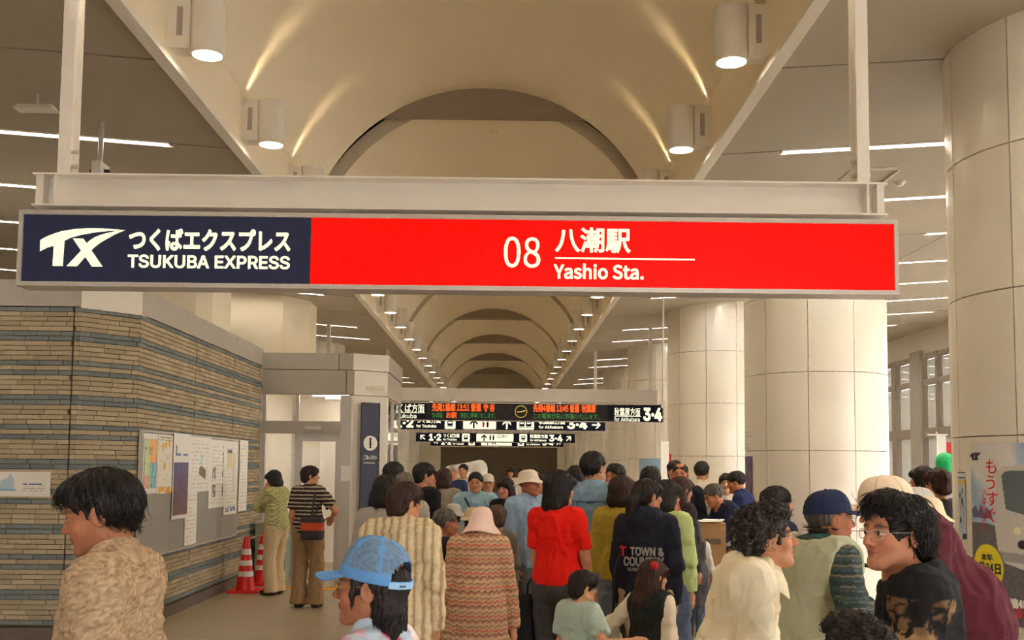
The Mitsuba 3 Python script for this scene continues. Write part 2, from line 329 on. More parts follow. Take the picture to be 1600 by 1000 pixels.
put('post', bx(-2.33, PX0-.02, BY-.005, BY+.1, 0, 2.62), 'alu', bt)
put('post', bx(BXS+.005, BXS+.07, BY, BY+.08, 0, 2.62), 'alu', bt)
put('post', bx(-2.98, -2.93, BY+.01, BY+.07, 0, 2.62), 'alu', bt)
put('transom', bx(BXS+.01, -2.33, BY-.02, BY+.1, 2.06, 2.24), 'alu_dark' if 0 else 'grey_panel', bt)
hp = put('door_operator', bx(-2.83, -2.60, BY-.045, BY-.02, 2.12, 2.17), 'alu', bt)
def sheet(x0, y0, x1, y1, z0, z1): return (np.array([[x0, y0, z0], [x1, y1, z0], [x1, y1, z1], [x0, y0, z1]], float), np.array([[0, 1, 2, 3]]))
put('pane', sheet(BXS+.07, BY+.04, -2.98, BY+.04, 2.24, 2.62), 'pane_glass', bt)
put('pane', sheet(-2.93, BY+.04, -2.33, BY+.04, 2.24, 2.62), 'pane_glass', bt)
put('pane', sheet(BXS+.07, BY+.04, -2.98, BY+.04, .7, 2.06), 'pane_glass', bt)
put('sill_panel', bx(BXS+.05, -2.96, BY+.01, BY+.06, 0, .7), 'grey_panel', bt)
put('pane', sheet(PX1-.02, PYC+.15, PX1-.02, 17.2, .1, 2.6), 'pane_glass', bt)
put('post', bx(PX1-.06, PX1, 16.1, 16.16, 0, 2.62), 'alu', bt)
put('post', bx(PX1-.08, PX1+.0, 17.15, 17.25, 0, 3.2), 'grey_panel', bt)
put('inner_wall', bx(BXS+.1, PX1-.5, BY+2.3, BY+2.36, 0, 2.9), 'white_paint', bt)
put('inner_wall', bx(-3.6, -3.5, BY+.1, BY+2.36, 0, 2.9), 'white_paint', bt)
put('inner_ceiling', bx(-3.6, PX1-.03, BY+.1, 17.25, 2.72, 2.76), 'white_paint', bt)
for i in range(3):
    put('inner_lamp', bx(-3.05+.1*i, -1.95, BY+.55+.6*i, BY+.63+.6*i, 2.685, 2.72), 'clear_lens', bt, emit=TUBE*5, w=.3)
for a in (0, 1):
    put('inner_door', bx(-3.0+.62*a, -2.42+.62*a, BY+2.24, BY+2.3, 0, 2.35), 'paper', bt)
dr_ = struct('door_1', cat(bx(-2.93, -2.87, BY+.02, BY+.06, 0, 2.06), bx(-2.39, -2.33, BY+.02, BY+.06, 0, 2.06), bx(-2.87, -2.39, BY+.02, BY+.06, 1.95, 2.06), bx(-2.87, -2.39, BY+.02, BY+.06, 0, .1)), 'alu', label='sliding glass door of the booth with an oval emblem')
put('pane', sheet(-2.87, BY+.04, -2.39, BY+.04, .1, 1.95), 'pane_glass', dr_)
em = flat(Polygon([(.062*math.cos(t), .042*math.sin(t)) for t in np.linspace(0, 2*PI, 24)[:-1]]).difference(Polygon([(.05*math.cos(t), .032*math.sin(t)) for t in np.linspace(0, 2*PI, 24)[:-1]])).union(rect(-.03, -.012, .03, .012)), .003)
put('emblem', stand(em, -2.49, BY+.035, 1.16), 'alu_dark', dr_)
put('notice_strip', stand(flat(rect(-.055, -.01, .055, .01), .003), -2.49, BY+.035, 1.05), 'alu_dark', dr_)
# ------------------------------------------------------------------ lamps
EDGE = {-1: 'on the brick office side of the vault', 1: 'on the window side of the vault'}
NTH = ['first', 'second', 'third', 'fourth', 'fifth', 'sixth', 'seventh', 'eighth', 'ninth', 'tenth', 'eleventh', 'twelfth', 'thirteenth', 'fourteenth', 'fifteenth', 'sixteenth', 'seventeenth', 'eighteenth', 'nineteenth', 'twentieth', 'twenty first', 'twenty second']
TA, LR = 1.70, .108
hous = lathe([(LR-.012, 4.2385), (LR, 4.2385), (LR, 4.60), (LR-.012, 4.60), (LR-.012, 4.2385)], 32)
disc_ = Polygon([(.1*math.cos(t), .1*math.sin(t)) for t in np.linspace(0, 2*PI, 33)[:-1]])
def slot_cap(s):  # lid with a slit reaching from just inside the axis to the wall side
    x0, x1 = (-.10, .028) if s < 0 else (-.028, .10)
    return trimesh.creation.extrude_polygon(disc_.difference(sbox(x0, -.013, x1, .013)), .006, engine='earcut').apply_translation((0, 0, 4.585))
divm = lathe([(0, 4.44), (.095, 4.44), (.095, 4.45), (0, 4.45)], 24)
lensm = lathe([(.0, 4.247), (.06, 4.244), (.094, 4.246), (.094, 4.252), (0, 4.252)][::-1], 24)
lensm = trimesh.Trimesh(np.vstack([[0, 0, 4.243]]+[[.094*math.cos(t), .094*math.sin(t), 4.246] for t in np.linspace(0, 2*PI, 25)[:-1]]), np.array([[0, 1+(i+1) % 24, 1+i] for i in range(24)]), process=False)
upm = trimesh.creation.icosphere(1, .020); upm.apply_translation((0, 0, 4.50))
P_h, P_d, P_l, P_u = mikit.ply(hous, 'white_paint', smooth=40), mikit.ply(divm, 'white_paint'), mikit.ply(lensm, 'clear_lens'), mikit.ply(upm, 'clear_lens')
for s in (-1, 1):
    P_c = mikit.ply(slot_cap(s), 'white_paint')
    brk = cat(bx(CX*0+s*(HALF-TA), s*(LR-.01), -.075, .075, 4.26, 4.60))
    P_b = mikit.ply(brk, 'white_paint'); P_p = mikit.ply(bx(s*(HALF-TA-.05), s*(LR+.035), -.079, -.075, 4.34, 4.53), 'grey_panel')
    for k in range(-5, 22):
        y = P0+DP*k
        if y > YF-.6: continue
        lab = f'white cylinder lamp {EDGE[s]}, {NTH[k]} in line' if k >= 0 else f'white cylinder lamp {EDGE[s]} overhead, {NTH[-k-1]} behind the first'
        t = thing('cylinder_lamp', lab, 'ceiling lamp', 'cylinder lamps along the vault'); to = T().translate([CX+s*TA, y, 0])
        w = .4 if -3 < k < 9 else .06
        h = put('housing', P_h, None, t, to=to)
        put('lens', P_l, None, t, to=to, emit=WARM*L_LENS, w=w)
        if k >= -1: b = put('bracket', P_b, None, t, to=to); put('vent_panel', P_p, None, b, to=to)
        if k % 3 and k > 0:
            put('shade_cap', P_c, None, h, to=to); put('divider', P_d, None, h, to=to)
            if k < 17: put('uplight', P_u, None, t, to=to, emit=WARM*np.array([1., .93, .78])*L_UP, w=8. if k < 3 else .6 if k < 9 else .12)
# strip lights set into the sloping ceilings
for s in (-1, 1):
    for k in range(-4, 21):
        y = P0+DP*k+.02; gapk = k % 3 == 0
        a = CX+s*(5.3 if gapk else 2.55); b = XL+1. if s < 0 else XR-1.2
        x0, x1 = min(a, b), max(a, b)
        z0, z1 = zc(x0), zc(x1); h = .045
        lab = f'white linear ceiling strip light {"over the brick office side" if s < 0 else "over the window side"}, {NTH[k]+" row" if k >= 0 else NTH[-k-1]+" row back overhead"}'
        t = thing('strip_light', lab, 'ceiling light', 'strip lights in the ceiling')
        put('tube_cover', (np.array([[x0, y-h, z0-.006], [x1, y-h, z1-.006], [x1, y+h, z1-.006], [x0, y+h, z0-.006]]), np.array([[3, 2, 1, 0]])), 'clear_lens', t, emit=TUBE*L_STRIP, w=.6 if -3 < k < 9 else .12)
        put('tray', cat(*[hexa([(x0-.02, y+c0, z0-.012), (x1+.02, y+c0, z1-.012), (x1+.02, y+c1, z1-.012), (x0-.02, y+c1, z0-.012), (x0-.02, y+c0, z0+.012), (x1+.02, y+c0, z1+.012), (x1+.02, y+c1, z1+.012), (x0-.02, y+c1, z0+.012)]) for c0, c1 in ((-h-.014, -h), (h, h+.014))]), 'white_paint', t)
# recessed spots in front of the columns
for i, (x, y) in enumerate([(3.58, 4.9), (3.58, 10.45), (3.58, 15.95), (3.58, 21.5), (-4.1, 21.0), (-4.1, 26.5), (-3.95, 32.1)]):
    z = zc(x)
    t = thing('recessed_spot', f'round recessed ceiling spot in front of the {ORD[i] if i < 4 else ORD[i-4]} column {"on the window side" if i < 4 else "on the office side"}', 'ceiling lamp', 'recessed spots before the columns')
    put('ring', lathe([(.075, -.006), (.1, -.006), (.1, .004), (.075, .004), (.075, -.006)], 24, (x, y, z)), 'white_paint', t)
    put('lens', trimesh.Trimesh(np.vstack([[0, 0, 0]]+[[.075*math.cos(q), .075*math.sin(q), 0] for q in np.linspace(0, 2*PI, 25)[:-1]])+np.array([x, y, z-.004]), np.array([[0, 1+(j+1) % 24, 1+j] for j in range(24)]), process=False), 'clear_lens', t, emit=WARM*L_SPOT, w=.7 if i < 3 else .12)

# ------------------------------------------------------------------ the hanging station sign
SX0, SX1, SY, SZ = -2.303, 1.902, 4.844, 2.438
SU = 4.844/1601.7   # metres per picture unit on the sign face
sg = thing('station_sign', 'long hanging lit sign, navy and red, with the railway emblem and station name', 'sign')
put('case', cat(bx(SX0+.012, SX1-.012, SY+.012, SY+.125, SZ+.012, SZ+.354)), 'alu', sg)
put('frame', cat(bx(SX0, SX1, SY-.012, SY+.012, SZ, SZ+.022), bx(SX0, SX1, SY-.012, SY+.012, SZ+.344, SZ+.366), bx(SX0, SX0+.02, SY-.012, SY+.012, SZ+.022, SZ+.344), bx(SX1-.02, SX1, SY-.012, SY+.012, SZ+.022, SZ+.344), bx(SX0, SX1, SY+.012, SY+.13, SZ, SZ+.012), bx(SX0, SX1, SY+.012, SY+.13, SZ+.354, SZ+.366)), 'alu', sg)
SPL = SX0+(489-30)*SU
put('navy_face', bx(SX0+.02, SPL, SY, SY+.01, SZ+.022, SZ+.344), 'navy', sg, emit=lin((34, 35, 50))*GLOW*.9, w=.2)
put('red_face', bx(SPL, SX1-.02, SY, SY+.01, SZ+.022, SZ+.344), 'sign_red', sg, emit=np.array([1.0, .003, .001])*GLOW, w=.6)
def on_sign(shape, name, parent, col=(1, .97, .66)):
    return put(name, stand(flat(shape, .003), 0, SY-.001, 0), 'sign_white', parent, emit=np.array(col)*GLOW*1.02, w=.04)
def zpx(p, s, ox, oy, x0, y0): return affinity.translate(Polygon([((x/s+ox-x0)*SU, -(y/s+oy-y0)*SU) for x, y in p]), 0, 0)
def sgn(px, py):  # sign-face position from units measured on the sign, its tilt taken out
    return SX0+(px-30)*SU, SZ+.366-(py-325-(px-30)*.016)*SU
def emblem(cx, cz, s):
    A = [(113, 182), (135, 168), (160, 156), (190, 144), (220, 134), (260, 126), (300, 120), (340, 117), (380, 115), (450, 116), (555, 124), (500, 127), (450, 131), (410, 136), (380, 141), (320, 153), (270, 168), (240, 184), (236, 318), (183, 318), (185, 212), (165, 217), (150, 222), (114, 241)]
    B = [(283, 171), (338, 171), (445, 320), (388, 320)]
    C = [(555, 124), (530, 134), (505, 146), (478, 161), (450, 178), (428, 192), (405, 210), (378, 236), (310, 319), (256, 319), (330, 234), (342, 214), (358, 194), (376, 178), (400, 162), (440, 146), (500, 130)]
    return affinity.scale(affinity.translate(union_all([Polygon(p).buffer(0) for p in (A, B, C)]), -334, -217), s, -s, origin=(0, 0)).__class__ and affinity.translate(affinity.scale(affinity.translate(union_all([Polygon(p).buffer(0) for p in (A, B, C)]), -334, -217), s, -s, origin=(0, 0)), cx, cz)
nf, rf = sg+'__navy_face', sg+'__red_face'
ex, ez = sgn(30+334/3.333, 320+217/3.333)
on_sign(emblem(ex, ez, SU/3.333), 'emblem', nf)
def line(s, x0, y0, x1, h, **k):
    x, z = sgn(x0, y0); xb, _ = sgn(x1, y0)
    return affinity.translate(text(s, h*SU, width=xb-x, **k), x, z)
on_sign(line('つくばエクスプレス', 203, 387, 457, 27, bold=.04, px=120), 'lettering', nf)
on_sign(line('TSUKUBA EXPRESS', 202, 417, 457, 19, font='sans', bold=.035, px=110), 'lettering', nf)
on_sign(line('08', 794, 419, 852, 46, bold=.01, px=120), 'lettering', rf)
on_sign(line('八潮駅', 875, 392, 995, 30, bold=.03, px=140), 'lettering', rf)
on_sign(line('Yashio Sta.', 873, 438, 1016, 21, bold=.035, px=110), 'lettering', rf)
x_, z_ = sgn(875, 406); xb_, _ = sgn(1097, 406)
on_sign(rect(x_, z_-.004, xb_, z_+.004), 'rule', rf)
for px in (128, 522, 912, 1305):
    x, _ = sgn(px, 325); put('bolt', cyl((x, SY+.06, SZ+.364), (x, SY+.06, SZ+.392), .008, 10), 'alu', sg)
bz0, bz1 = SZ+.385, SZ+.545
hb = put('support_beam', cat(bx(SX0+.06, SX1-.05, SY-.02, SY+.14, bz0, bz0+.009), bx(SX0+.06, SX1-.05, SY-.02, SY+.14, bz1-.009, bz1), bx(SX0+.075, SX1-.065, SY+.055, SY+.065, bz0, bz1)), 'steel_paint', sg)
for x in (SX0+.165, SX1-.145):
    put('stiffener', bx(x-.005, x+.005, SY-.015, SY+.055, bz0, bz1), 'steel_paint', hb)
for x in (SX0+.075, SX1-.10):
    put('end_plate', bx(x, x+.035, SY-.012, SY+.05, bz0+.009, bz1-.009), 'steel_paint', hb)
for x in (SX0+.20, SX1-.16):
    r_ = put('hanger', cat(bx(x-.03, x+.03, SY-.005, SY+.003, bz1, 4.23), bx(x-.03, x+.03, SY+.087, SY+.095, bz1, 4.23), bx(x-.004, x+.004, SY, SY+.09, bz1, 4.23)), 'steel_paint', sg)
    for z in (bz1+.05, bz1+.12):
        put('hanger_bolt', cyl((x-.045, SY+.045, z), (x+.05, SY+.045, z), .011, 8), 'alu', r_)

# guide signs further down the hall
def guide(y, x0, x1, z0, z1, lab, beam=.25):
    t = thing('guide_sign', lab, 'sign')
    put('case', bx(x0, x1, y+.01, y+.14, z0, z1), 'alu', t)
    put('frame', cat(bx(x0-.02, x1+.02, y-.01, y+.15, z0-.014, z0), bx(x0-.02, x1+.02, y-.01, y+.15, z1, z1+.02), bx(x0-.02, x0, y-.01, y+.15, z0, z1), bx(x1, x1+.02, y-.01, y+.15, z0, z1)), 'alu', t)
    f = put('face', bx(x0, x1, y, y+.01, z0, z1), 'navy', t)
    put('support_beam', bx(x0+.1, x1-.1, y+.02, y+.13, z1+.04, z1+.04+beam), 'steel_paint', t)
    for x in (x0+.22, x1-.22): put('hanger', bx(x-.035, x+.035, y+.035, y+.085, z1+.04+beam, zc(x)), 'steel_paint', t)
    def mark(shape, col=(1, .97, .72), e=.95, name='lettering', depth=.004, off=0., m='sign_white'):
        return put(name, stand(flat(shape, depth), 0, y-.001-off, 0), m, f, emit=np.array(col)*e*GLOW*1.05 if e else None, w=.01)
    return t, f, mark
def tx(s, x, z, h, w=None, **k): return affinity.translate(text(s, h, width=w, px=48, **k), x, z)
def arrow(cx, cz, s, deg):
    a = union_all([Polygon([(-.09, -.5), (.09, -.5), (.09, .3), (-.09, .3)]), Polygon([(0, .5), (-.42, .1), (-.42, -.14), (0, .26), (.42, -.14), (.42, .1)])])
    return affinity.translate(affinity.rotate(affinity.scale(a, s, s, origin=(0, 0)), deg, origin=(0, 0)), cx, cz)
def icon(cx, cz, s): return rect(cx-s/2, cz-s/2, cx+s/2, cz+s/2, s*.12)
def tram(cx, cz, s):
    return union_all([rect(cx-.28*s, cz-.22*s, cx+.28*s, cz+.3*s, .1*s).difference(rect(cx-.2*s, cz+.02*s, cx+.2*s, cz+.2*s)), rect(cx-.3*s, cz-.36*s, cx+.3*s, cz-.3*s)])
def folks(cx, cz, s, col):
    g = []
    for a in (-1, 1):
        x = cx+a*.25*s
        g.append(union_all([Polygon([(x-.1*s, cz-.4*s), (x+.1*s, cz-.4*s), (x+.13*s, cz+.22*s), (x-.13*s, cz+.22*s)]), affinity.translate(sbox(-.08*s, -.08*s, .08*s, .08*s).buffer(.02*s), x, cz+.38*s)]))
    return g
# the departures board
Y = 19.26; z0, z1 = 2.476, 2.79
t, f, mk = guide(Y, -3.49, 3.05, z0, z1, 'hanging departures board with red and green lettering and a round clock')
zz = lambda py: z1-(py-632.5)*.01212
xx = lambda px: (px-780)*.01212+.0+.03
mk(tx('つくば方面', xx(608), zz(646), .125, .62*1.0, bold=.03)); mk(tx('for Tsukuba', xx(596), zz(656), .075, .62, font='sans', bold=.03)); mk(rect(xx(596), zz(648.2), xx(660), zz(647.4)))
mk(tx('秋葉原方面', xx(954), zz(649), .125, .49, bold=.03)); mk(tx('for Akihabara', xx(954), zz(658), .07, .48, font='sans', bold=.03)); mk(rect(xx(954), zz(650.8), xx(996), zz(650)))
mk(tx('3·4', xx(999), zz(656), .215, .36, font='sans', bold=.06))
LR_, LG_ = (1., .10, .01), (.06, .30, .05)
dsp = put('display', bx(xx(663), xx(944), Y-.004, Y, z0+.01, z1-.01), 'black', t)
for px, s, w_ in ((671, '先発1番線 13:51 普通  守 谷', 1.18), (828, '先発4番線 13:45 普通  秋葉原', 1.18)):
    put('lettering', stand(flat(tx(s, xx(px), zz(643.5), .11, w_, bold=.035), .004), 0, Y-.006, 0), 'black', dsp, emit=np.array(LR_)*GLOW*1.3, w=.01)
put('lettering', stand(flat(tx('各駅に停車いたします。', xx(715), zz(654.5), .08, .66), .004), 0, Y-.006, 0), 'black', dsp, emit=np.array(LG_)*GLOW*.9, w=.01)
put('lettering', stand(flat(tx('5両', xx(671), zz(654.5), .08, .2), .004), 0, Y-.006, 0), 'black', dsp, emit=np.array(LG_)*GLOW*.9, w=.01)
put('lettering', stand(flat(tx('お駅', xx(693), zz(654.5), .085, .2, bold=.04), .004), 0, Y-.006, 0), 'black', dsp, emit=np.array(LR_)*GLOW*1.2, w=.01)
put('lettering', stand(flat(tx('この電車が先に到着いたします。', xx(828), zz(654.5), .08, 1.25), .004), 0, Y-.006, 0), 'black', dsp, emit=np.array(LG_)*GLOW*.9, w=.01)
ck = put('clock', cyl((xx(809), Y-.012, zz(644.5)), (xx(809), Y, zz(644.5)), .12, 32), 'black', t)
put('clock_rim', stand(flat(affinity.translate(sbox(-.001, -.001, .001, .001).buffer(.118).difference(sbox(-.001, -.001, .001, .001).buffer(.098)), xx(809), zz(644.5)), .003), 0, Y-.013, 0), 'black', ck, emit=np.array((.5, .3, .05))*.35, w=.01)
put('clock_hand', stand(flat(union_all([rect(xx(809)-.075, zz(644.5)-.012, xx(809)+.01, zz(644.5)+.0), affinity.rotate(rect(xx(809), zz(644.5)-.008, xx(809)+.085, zz(644.5)+.008), 12, origin=(xx(809), zz(644.5)))]), .003), 0, Y-.014, 0), 'black', ck, emit=np.array((.8, .5, .1))*.6, w=.01)
# three platform guides behind it
GL = ['hanging platform guide with a straight arrow and 3·4, just below the departures board', 'hanging platform guide with slanting arrows, second below the departures board', 'hanging platform guide showing lowest and farthest down the hall']
for gi, (Y, x0, x1, z0, z1) in enumerate([(23.0, -2.79, 2.353, 2.43, 2.70), (34.2, -2.81, 2.48, 2.429, 2.72), (41.45, -2.82, 2.55, 2.448, 2.74)]):
    t, f, mk = guide(Y, x0, x1, z0, z1, GL[gi]); h = z1-z0; cx = (x0+x1)/2; zm = (z0+z1)/2; sl = gi > 0
    mk(tx('1·2', x0+.42, z0+.05, h*.66, .42, font='sans', bold=.07)); mk(arrow(x0+.22, zm, h*.75, 90 if not sl else 45))
    mk(tx('つくば方面', x0+.9, z0+.155, h*.34, .55, bold=.04)); mk(tx('for Tsukuba', x0+.9, z0+.045, h*.22, .45, font='sans', bold=.04))
    i0 = mk(icon(x0+1.66, zm, h*.9), name='pictogram'); put('figure', stand(flat(tram(x0+1.66, zm, h*.8)), 0, Y-.006, 0), 'navy', i0)
    wp = mk(rect(cx-.62 if not sl else cx-.64, z0+.015, cx+.12 if not sl else cx+.6, z1-.015, .02), name='way_panel')
    put('arrow', stand(flat(arrow(cx-.38, zm, h*.75, 0)), 0, Y-.006, 0), 'navy', wp)
    g = folks(cx-.12, zm, h*.7, 0)
    for gg, m in zip(g, ('red', 'navy')): put('figure', stand(flat(gg), 0, Y-.006, 0), m if not sl else 'navy', wp)
    if not sl:
        mk(arrow(cx+.36, zm, h*.85, 0)); i1 = mk(icon(cx+.7, zm, h*.9), name='pictogram'); put('figure', stand(flat(tram(cx+.7, zm, h*.8)), 0, Y-.006, 0), 'navy', i1)
    else: put('lettering', stand(flat(tx('出口案内', cx+.05, zm+.01, h*.3, .34)), 0, Y-.006, 0), 'navy', wp)
    i2 = mk(icon(x1-1.72, zm, h*.9), name='pictogram'); put('figure', stand(flat(tram(x1-1.72, zm, h*.8)), 0, Y-.006, 0), 'navy', i2)
    mk(tx('秋葉原方面', x1-1.5, z0+.155, h*.34, .6, bold=.04)); mk(tx('for Akihabara', x1-1.5, z0+.045, h*.22, .55, font='sans', bold=.04))
    mk(tx('3·4', x1-.86, z0+.05, h*.66, .46, font='sans', bold=.07)); mk(arrow(x1-.2, zm, h*.75, -90 if not sl else -45))
# thin rod with a sensor in front of the third column, camera and detectors on the ceiling
rd = thing('hanging_rod', 'thin white rod hanging from the ceiling beside the departures board, small sensor at its end', 'rod')
put('tube', cyl((2.478, 15.58, 2.62), (2.478, 15.58, zc(2.478)), .014, 10), 'steel_paint', rd); put('flange', cyl((2.478, 15.58, zc(2.478)-.02), (2.478, 15.58, zc(2.478)), .05, 16), 'steel_paint', rd); put('sensor', bx(2.45, 2.506, 15.54, 15.62, 2.52, 2.63), 'steel_paint', rd)
cm = thing('security_camera', 'small pale camera on a stem under the ceiling, over the brick office', 'camera')
put('stem', cyl((-3.15, 7.9, 3.93), (-3.15, 7.9, zc(-3.15)), .02, 10), 'alu', cm); put('body', bx(-3.185, -3.115, 7.82, 8.0, 3.84, 3.94), 'white_paint', cm); put('knob', cyl((-3.225, 7.9, 3.88), (-3.075, 7.9, 3.88), .013, 10), 'black', cm)
ap = thing('ceiling_antenna', 'flat pale antenna bar under the ceiling behind the sign hanger', 'antenna')
put('bar', hexa([(-3.56, 7.3, 4.17), (-3.27, 7.3, 4.17), (-3.27, 7.42, 4.17), (-3.56, 7.42, 4.17), (-3.54, 7.32, 4.205), (-3.29, 7.32, 4.205), (-3.29, 7.40, 4.205), (-3.54, 7.40, 4.205)]), 'white_paint', ap); put('stem', cyl((-3.41, 7.36, 4.2), (-3.41, 7.36, zc(-3.41)+.03), .012, 8), 'alu', ap)
ht = thing('ceiling_hatch', 'square access hatch flush in the ceiling beside the sign hanger on the window side', 'hatch')
hx, hy = 3.35, 9.25
put('hatch_frame', cat(*[bx(hx+a, hx+b, hy+c, hy+d, zc(hx)-.012, zc(hx)+.02) for a, b, c, d in ((-.24, .24, -.24, -.225), (-.24, .24, .225, .24), (-.24, -.225, -.225, .225), (.225, .24, -.225, .225))]), 'white_paint', ht); put('lid', slab(hx-.22, hx+.22, hy-.22, hy+.22, .01).apply_translation((0, 0, -.006)), 'ceiling_paint', ht)
sd = thing('smoke_detector', 'small round white detector on the ceiling beyond the hatch', 'detector')
put('base', cyl((3.78, 9.55, zc(3.78)-.012), (3.78, 9.55, zc(3.78)+.01), .06, 20), 'white_paint', sd); put('dome', cyl((3.78, 9.55, zc(3.78)-.04), (3.78, 9.55, zc(3.78)-.012), .03, 20, .045), 'white_paint', sd)
# ------------------------------------------------------------------ figures: smooth blended solids meshed by surface nets
def nets(F, lo, h):
    s = F < 0; n = np.array(F.shape)-1
    co = [(i, j, k) for i in (0, 1) for j in (0, 1) for k in (0, 1)]
    sl = lambda A, c: A[c[0]:c[0]+n[0], c[1]:c[1]+n[1], c[2]:c[2]+n[2]]
    cnt = sum(sl(s, c).astype(np.int8) for c in co); act = (cnt > 0) & (cnt < 8)
    I = np.argwhere(act)
    if len(I) == 0: return np.zeros((0, 3)), np.zeros((0, 3), int)
    idx = np.full(n, -1); idx[tuple(I.T)] = np.arange(len(I))
    V = np.array([F[tuple((I+c).T)] for c in co]); pos = np.zeros((len(I), 3)); m = np.zeros(len(I))
    for a in range(8):
        for b in range(a+1, 8):
            d = np.array(co[b])-co[a]
            if np.abs(d).sum() != 1: continue
            x = (V[a] < 0) != (V[b] < 0)
            t = V[a][x]/(V[a][x]-V[b][x]); pos[x] += np.array(co[a])+t[:, None]*d; m[x] += 1
    pos = (pos/m[:, None]+I)*h+lo; Q = []
    for ax in range(3):
        o = [1, 1, 1]; o[ax] = 0; b, c = [q for q in range(3) if q != ax]
        A = s[o[0]:, o[1]:, o[2]:]; S0 = [slice(o[q], o[q]+n[q]-o[q]) for q in range(3)]
        S0 = tuple(slice(1 if q != ax else 0, n[q]) for q in range(3))
        S1 = list(S0); S1[ax] = slice(1, n[ax]+1)
        u, v = s[S0], s[tuple(S1)]; E = np.argwhere(u != v)
        if len(E) == 0: continue
        P = E+np.array([1 if q != ax else 0 for q in range(3)])
        eb, ec = np.zeros(3, int), np.zeros(3, int); eb[b] = 1; ec[c] = 1
        g = lambda off: idx[tuple((P+off).T)]
        q = np.stack([g(-eb-ec), g(-ec), g(0*eb), g(-eb)], 1)
        fl = v[tuple(E.T)] if ax != 1 else u[tuple(E.T)]
        q[fl] = q[fl][:, ::-1]; Q.append(q)
    Q = np.vstack(Q); Q = Q[(Q >= 0).all(1)]
    return pos, np.vstack([Q[:, [0, 1, 2]], Q[:, [0, 2, 3]]])
class Solid:
    def __init__(s): s.p = []
    def add(s, fn, lo, hi, k=.02, op='u'): s.p.append((fn, np.asarray(lo, float), np.asarray(hi, float), k, op)); return s
    def ell(s, c, r, R=None, k=.02, op='u'):
        c, r = np.asarray(c, float), np.asarray(r, float)*np.ones(3)
        def fn(P):
            q = P-c
            if R is not None: q = q@R
            a = np.linalg.norm(q/r, axis=-1); b = np.linalg.norm(q/(r*r), axis=-1); return a*(a-1)/np.maximum(b, 1e-9)
        e = r if R is None else np.abs(R)@r
        return s.add(fn, c-e, c+e, k, op)
    def cone(s, a, b, ra, rb=None, k=.02, op='u', cut=0, sy=None):
        a, b = np.asarray(a, float), np.asarray(b, float); rb = ra if rb is None else rb; d = b-a; L2 = max(d@d, 1e-12); L = math.sqrt(L2)
        sc = np.array([1, 1/sy if sy else 1, 1])
        def fn(P):
            q = P-a; t = q@d/L2; tc = np.clip(t, 0, 1); w = (q-tc[..., None]*d)*sc
            f = np.linalg.norm(w, axis=-1)-(ra+(rb-ra)*tc)
            if sy and sy < 1: f = f*sy
            if cut & 1: f = np.maximum(f, (t-1)*L)
            if cut & 2: f = np.maximum(f, -t*L)
            return f
        R_ = max(ra, rb); return s.add(fn, np.minimum(a, b)-R_, np.maximum(a, b)+R_, k, op)
    def chain(s, pts, rs, k=.02, op='u'):
        for i in range(len(pts)-1): s.cone(pts[i], pts[i+1], rs[i], rs[i+1], k, op)
        return s
    def rbox(s, c, hf, r, R=None, k=.01, op='u'):
        c, hf = np.asarray(c, float), np.asarray(hf, float)
        def fn(P):
            q = P-c
            if R is not None: q = q@R
            q = np.abs(q)-hf+r; return np.linalg.norm(np.maximum(q, 0), axis=-1)+np.minimum(q.max(-1), 0)-r
        e = hf if R is None else np.abs(R)@hf
        return s.add(fn, c-e, c+e, k, op)
    def half(s, p, n, k=.003):  # keeps the side that n points away from
        p, n = np.asarray(p, float), np.asarray(n, float)/np.linalg.norm(n)
        return s.add(lambda P: -((P-p)@n), [-9]*3, [9]*3, k, 's')
    def mesh(s, h, box=None):
        us = [q for q in s.p if q[4] == 'u']
        lo = np.min([q[1] for q in us], 0)-3*h; hi = np.max([q[2] for q in us], 0)+3*h
        if box is not None: lo, hi = np.maximum(lo, box[0]), np.minimum(hi, box[1])
        n = np.maximum(np.ceil((hi-lo)/h).astype(int)+1, 2); F = np.full(n, .3, np.float32)
        for fn, a, b, k, op in s.p:
            pad = k+2.5*h; i0 = np.maximum(np.floor((a-pad-lo)/h).astype(int), 0); i1 = np.minimum(np.ceil((b+pad-lo)/h).astype(int)+1, n)
            if (i1 <= i0).any(): continue
            sl = tuple(slice(x, y) for x, y in zip(i0, i1))
            P = np.stack(np.meshgrid(*[lo[q]+h*np.arange(i0[q], i1[q]) for q in range(3)], indexing='ij'), -1)
            d = fn(P); A = F[sl]
            if op == 'u': t = np.clip(.5+.5*(A-d)/k, 0, 1); F[sl] = A*(1-t)+d*t-k*t*(1-t)
            else: t = np.clip(.5-.5*(A+d)/k, 0, 1); F[sl] = A*(1-t)-d*t+k*t*(1-t)
        return nets(F, lo, h)
def rx(a): c, s = math.cos(a), math.sin(a); return np.array([[1, 0, 0], [0, c, -s], [0, s, c]])
def ry(a): c, s = math.cos(a), math.sin(a); return np.array([[c, 0, s], [0, 1, 0], [-s, 0, c]])
def rz(a): c, s = math.cos(a), math.sin(a); return np.array([[c, -s, 0], [s, c, 0], [0, 0, 1]])
def normals(v, f):
    n = np.zeros_like(v); c = np.cross(v[f[:, 1]]-v[f[:, 0]], v[f[:, 2]]-v[f[:, 0]])
    for k in range(3): np.add.at(n, f[:, k], c)
    return n/(np.linalg.norm(n, axis=1, keepdims=True)+1e-12)
nz, fb = meshkit.noise, meshkit.fbm
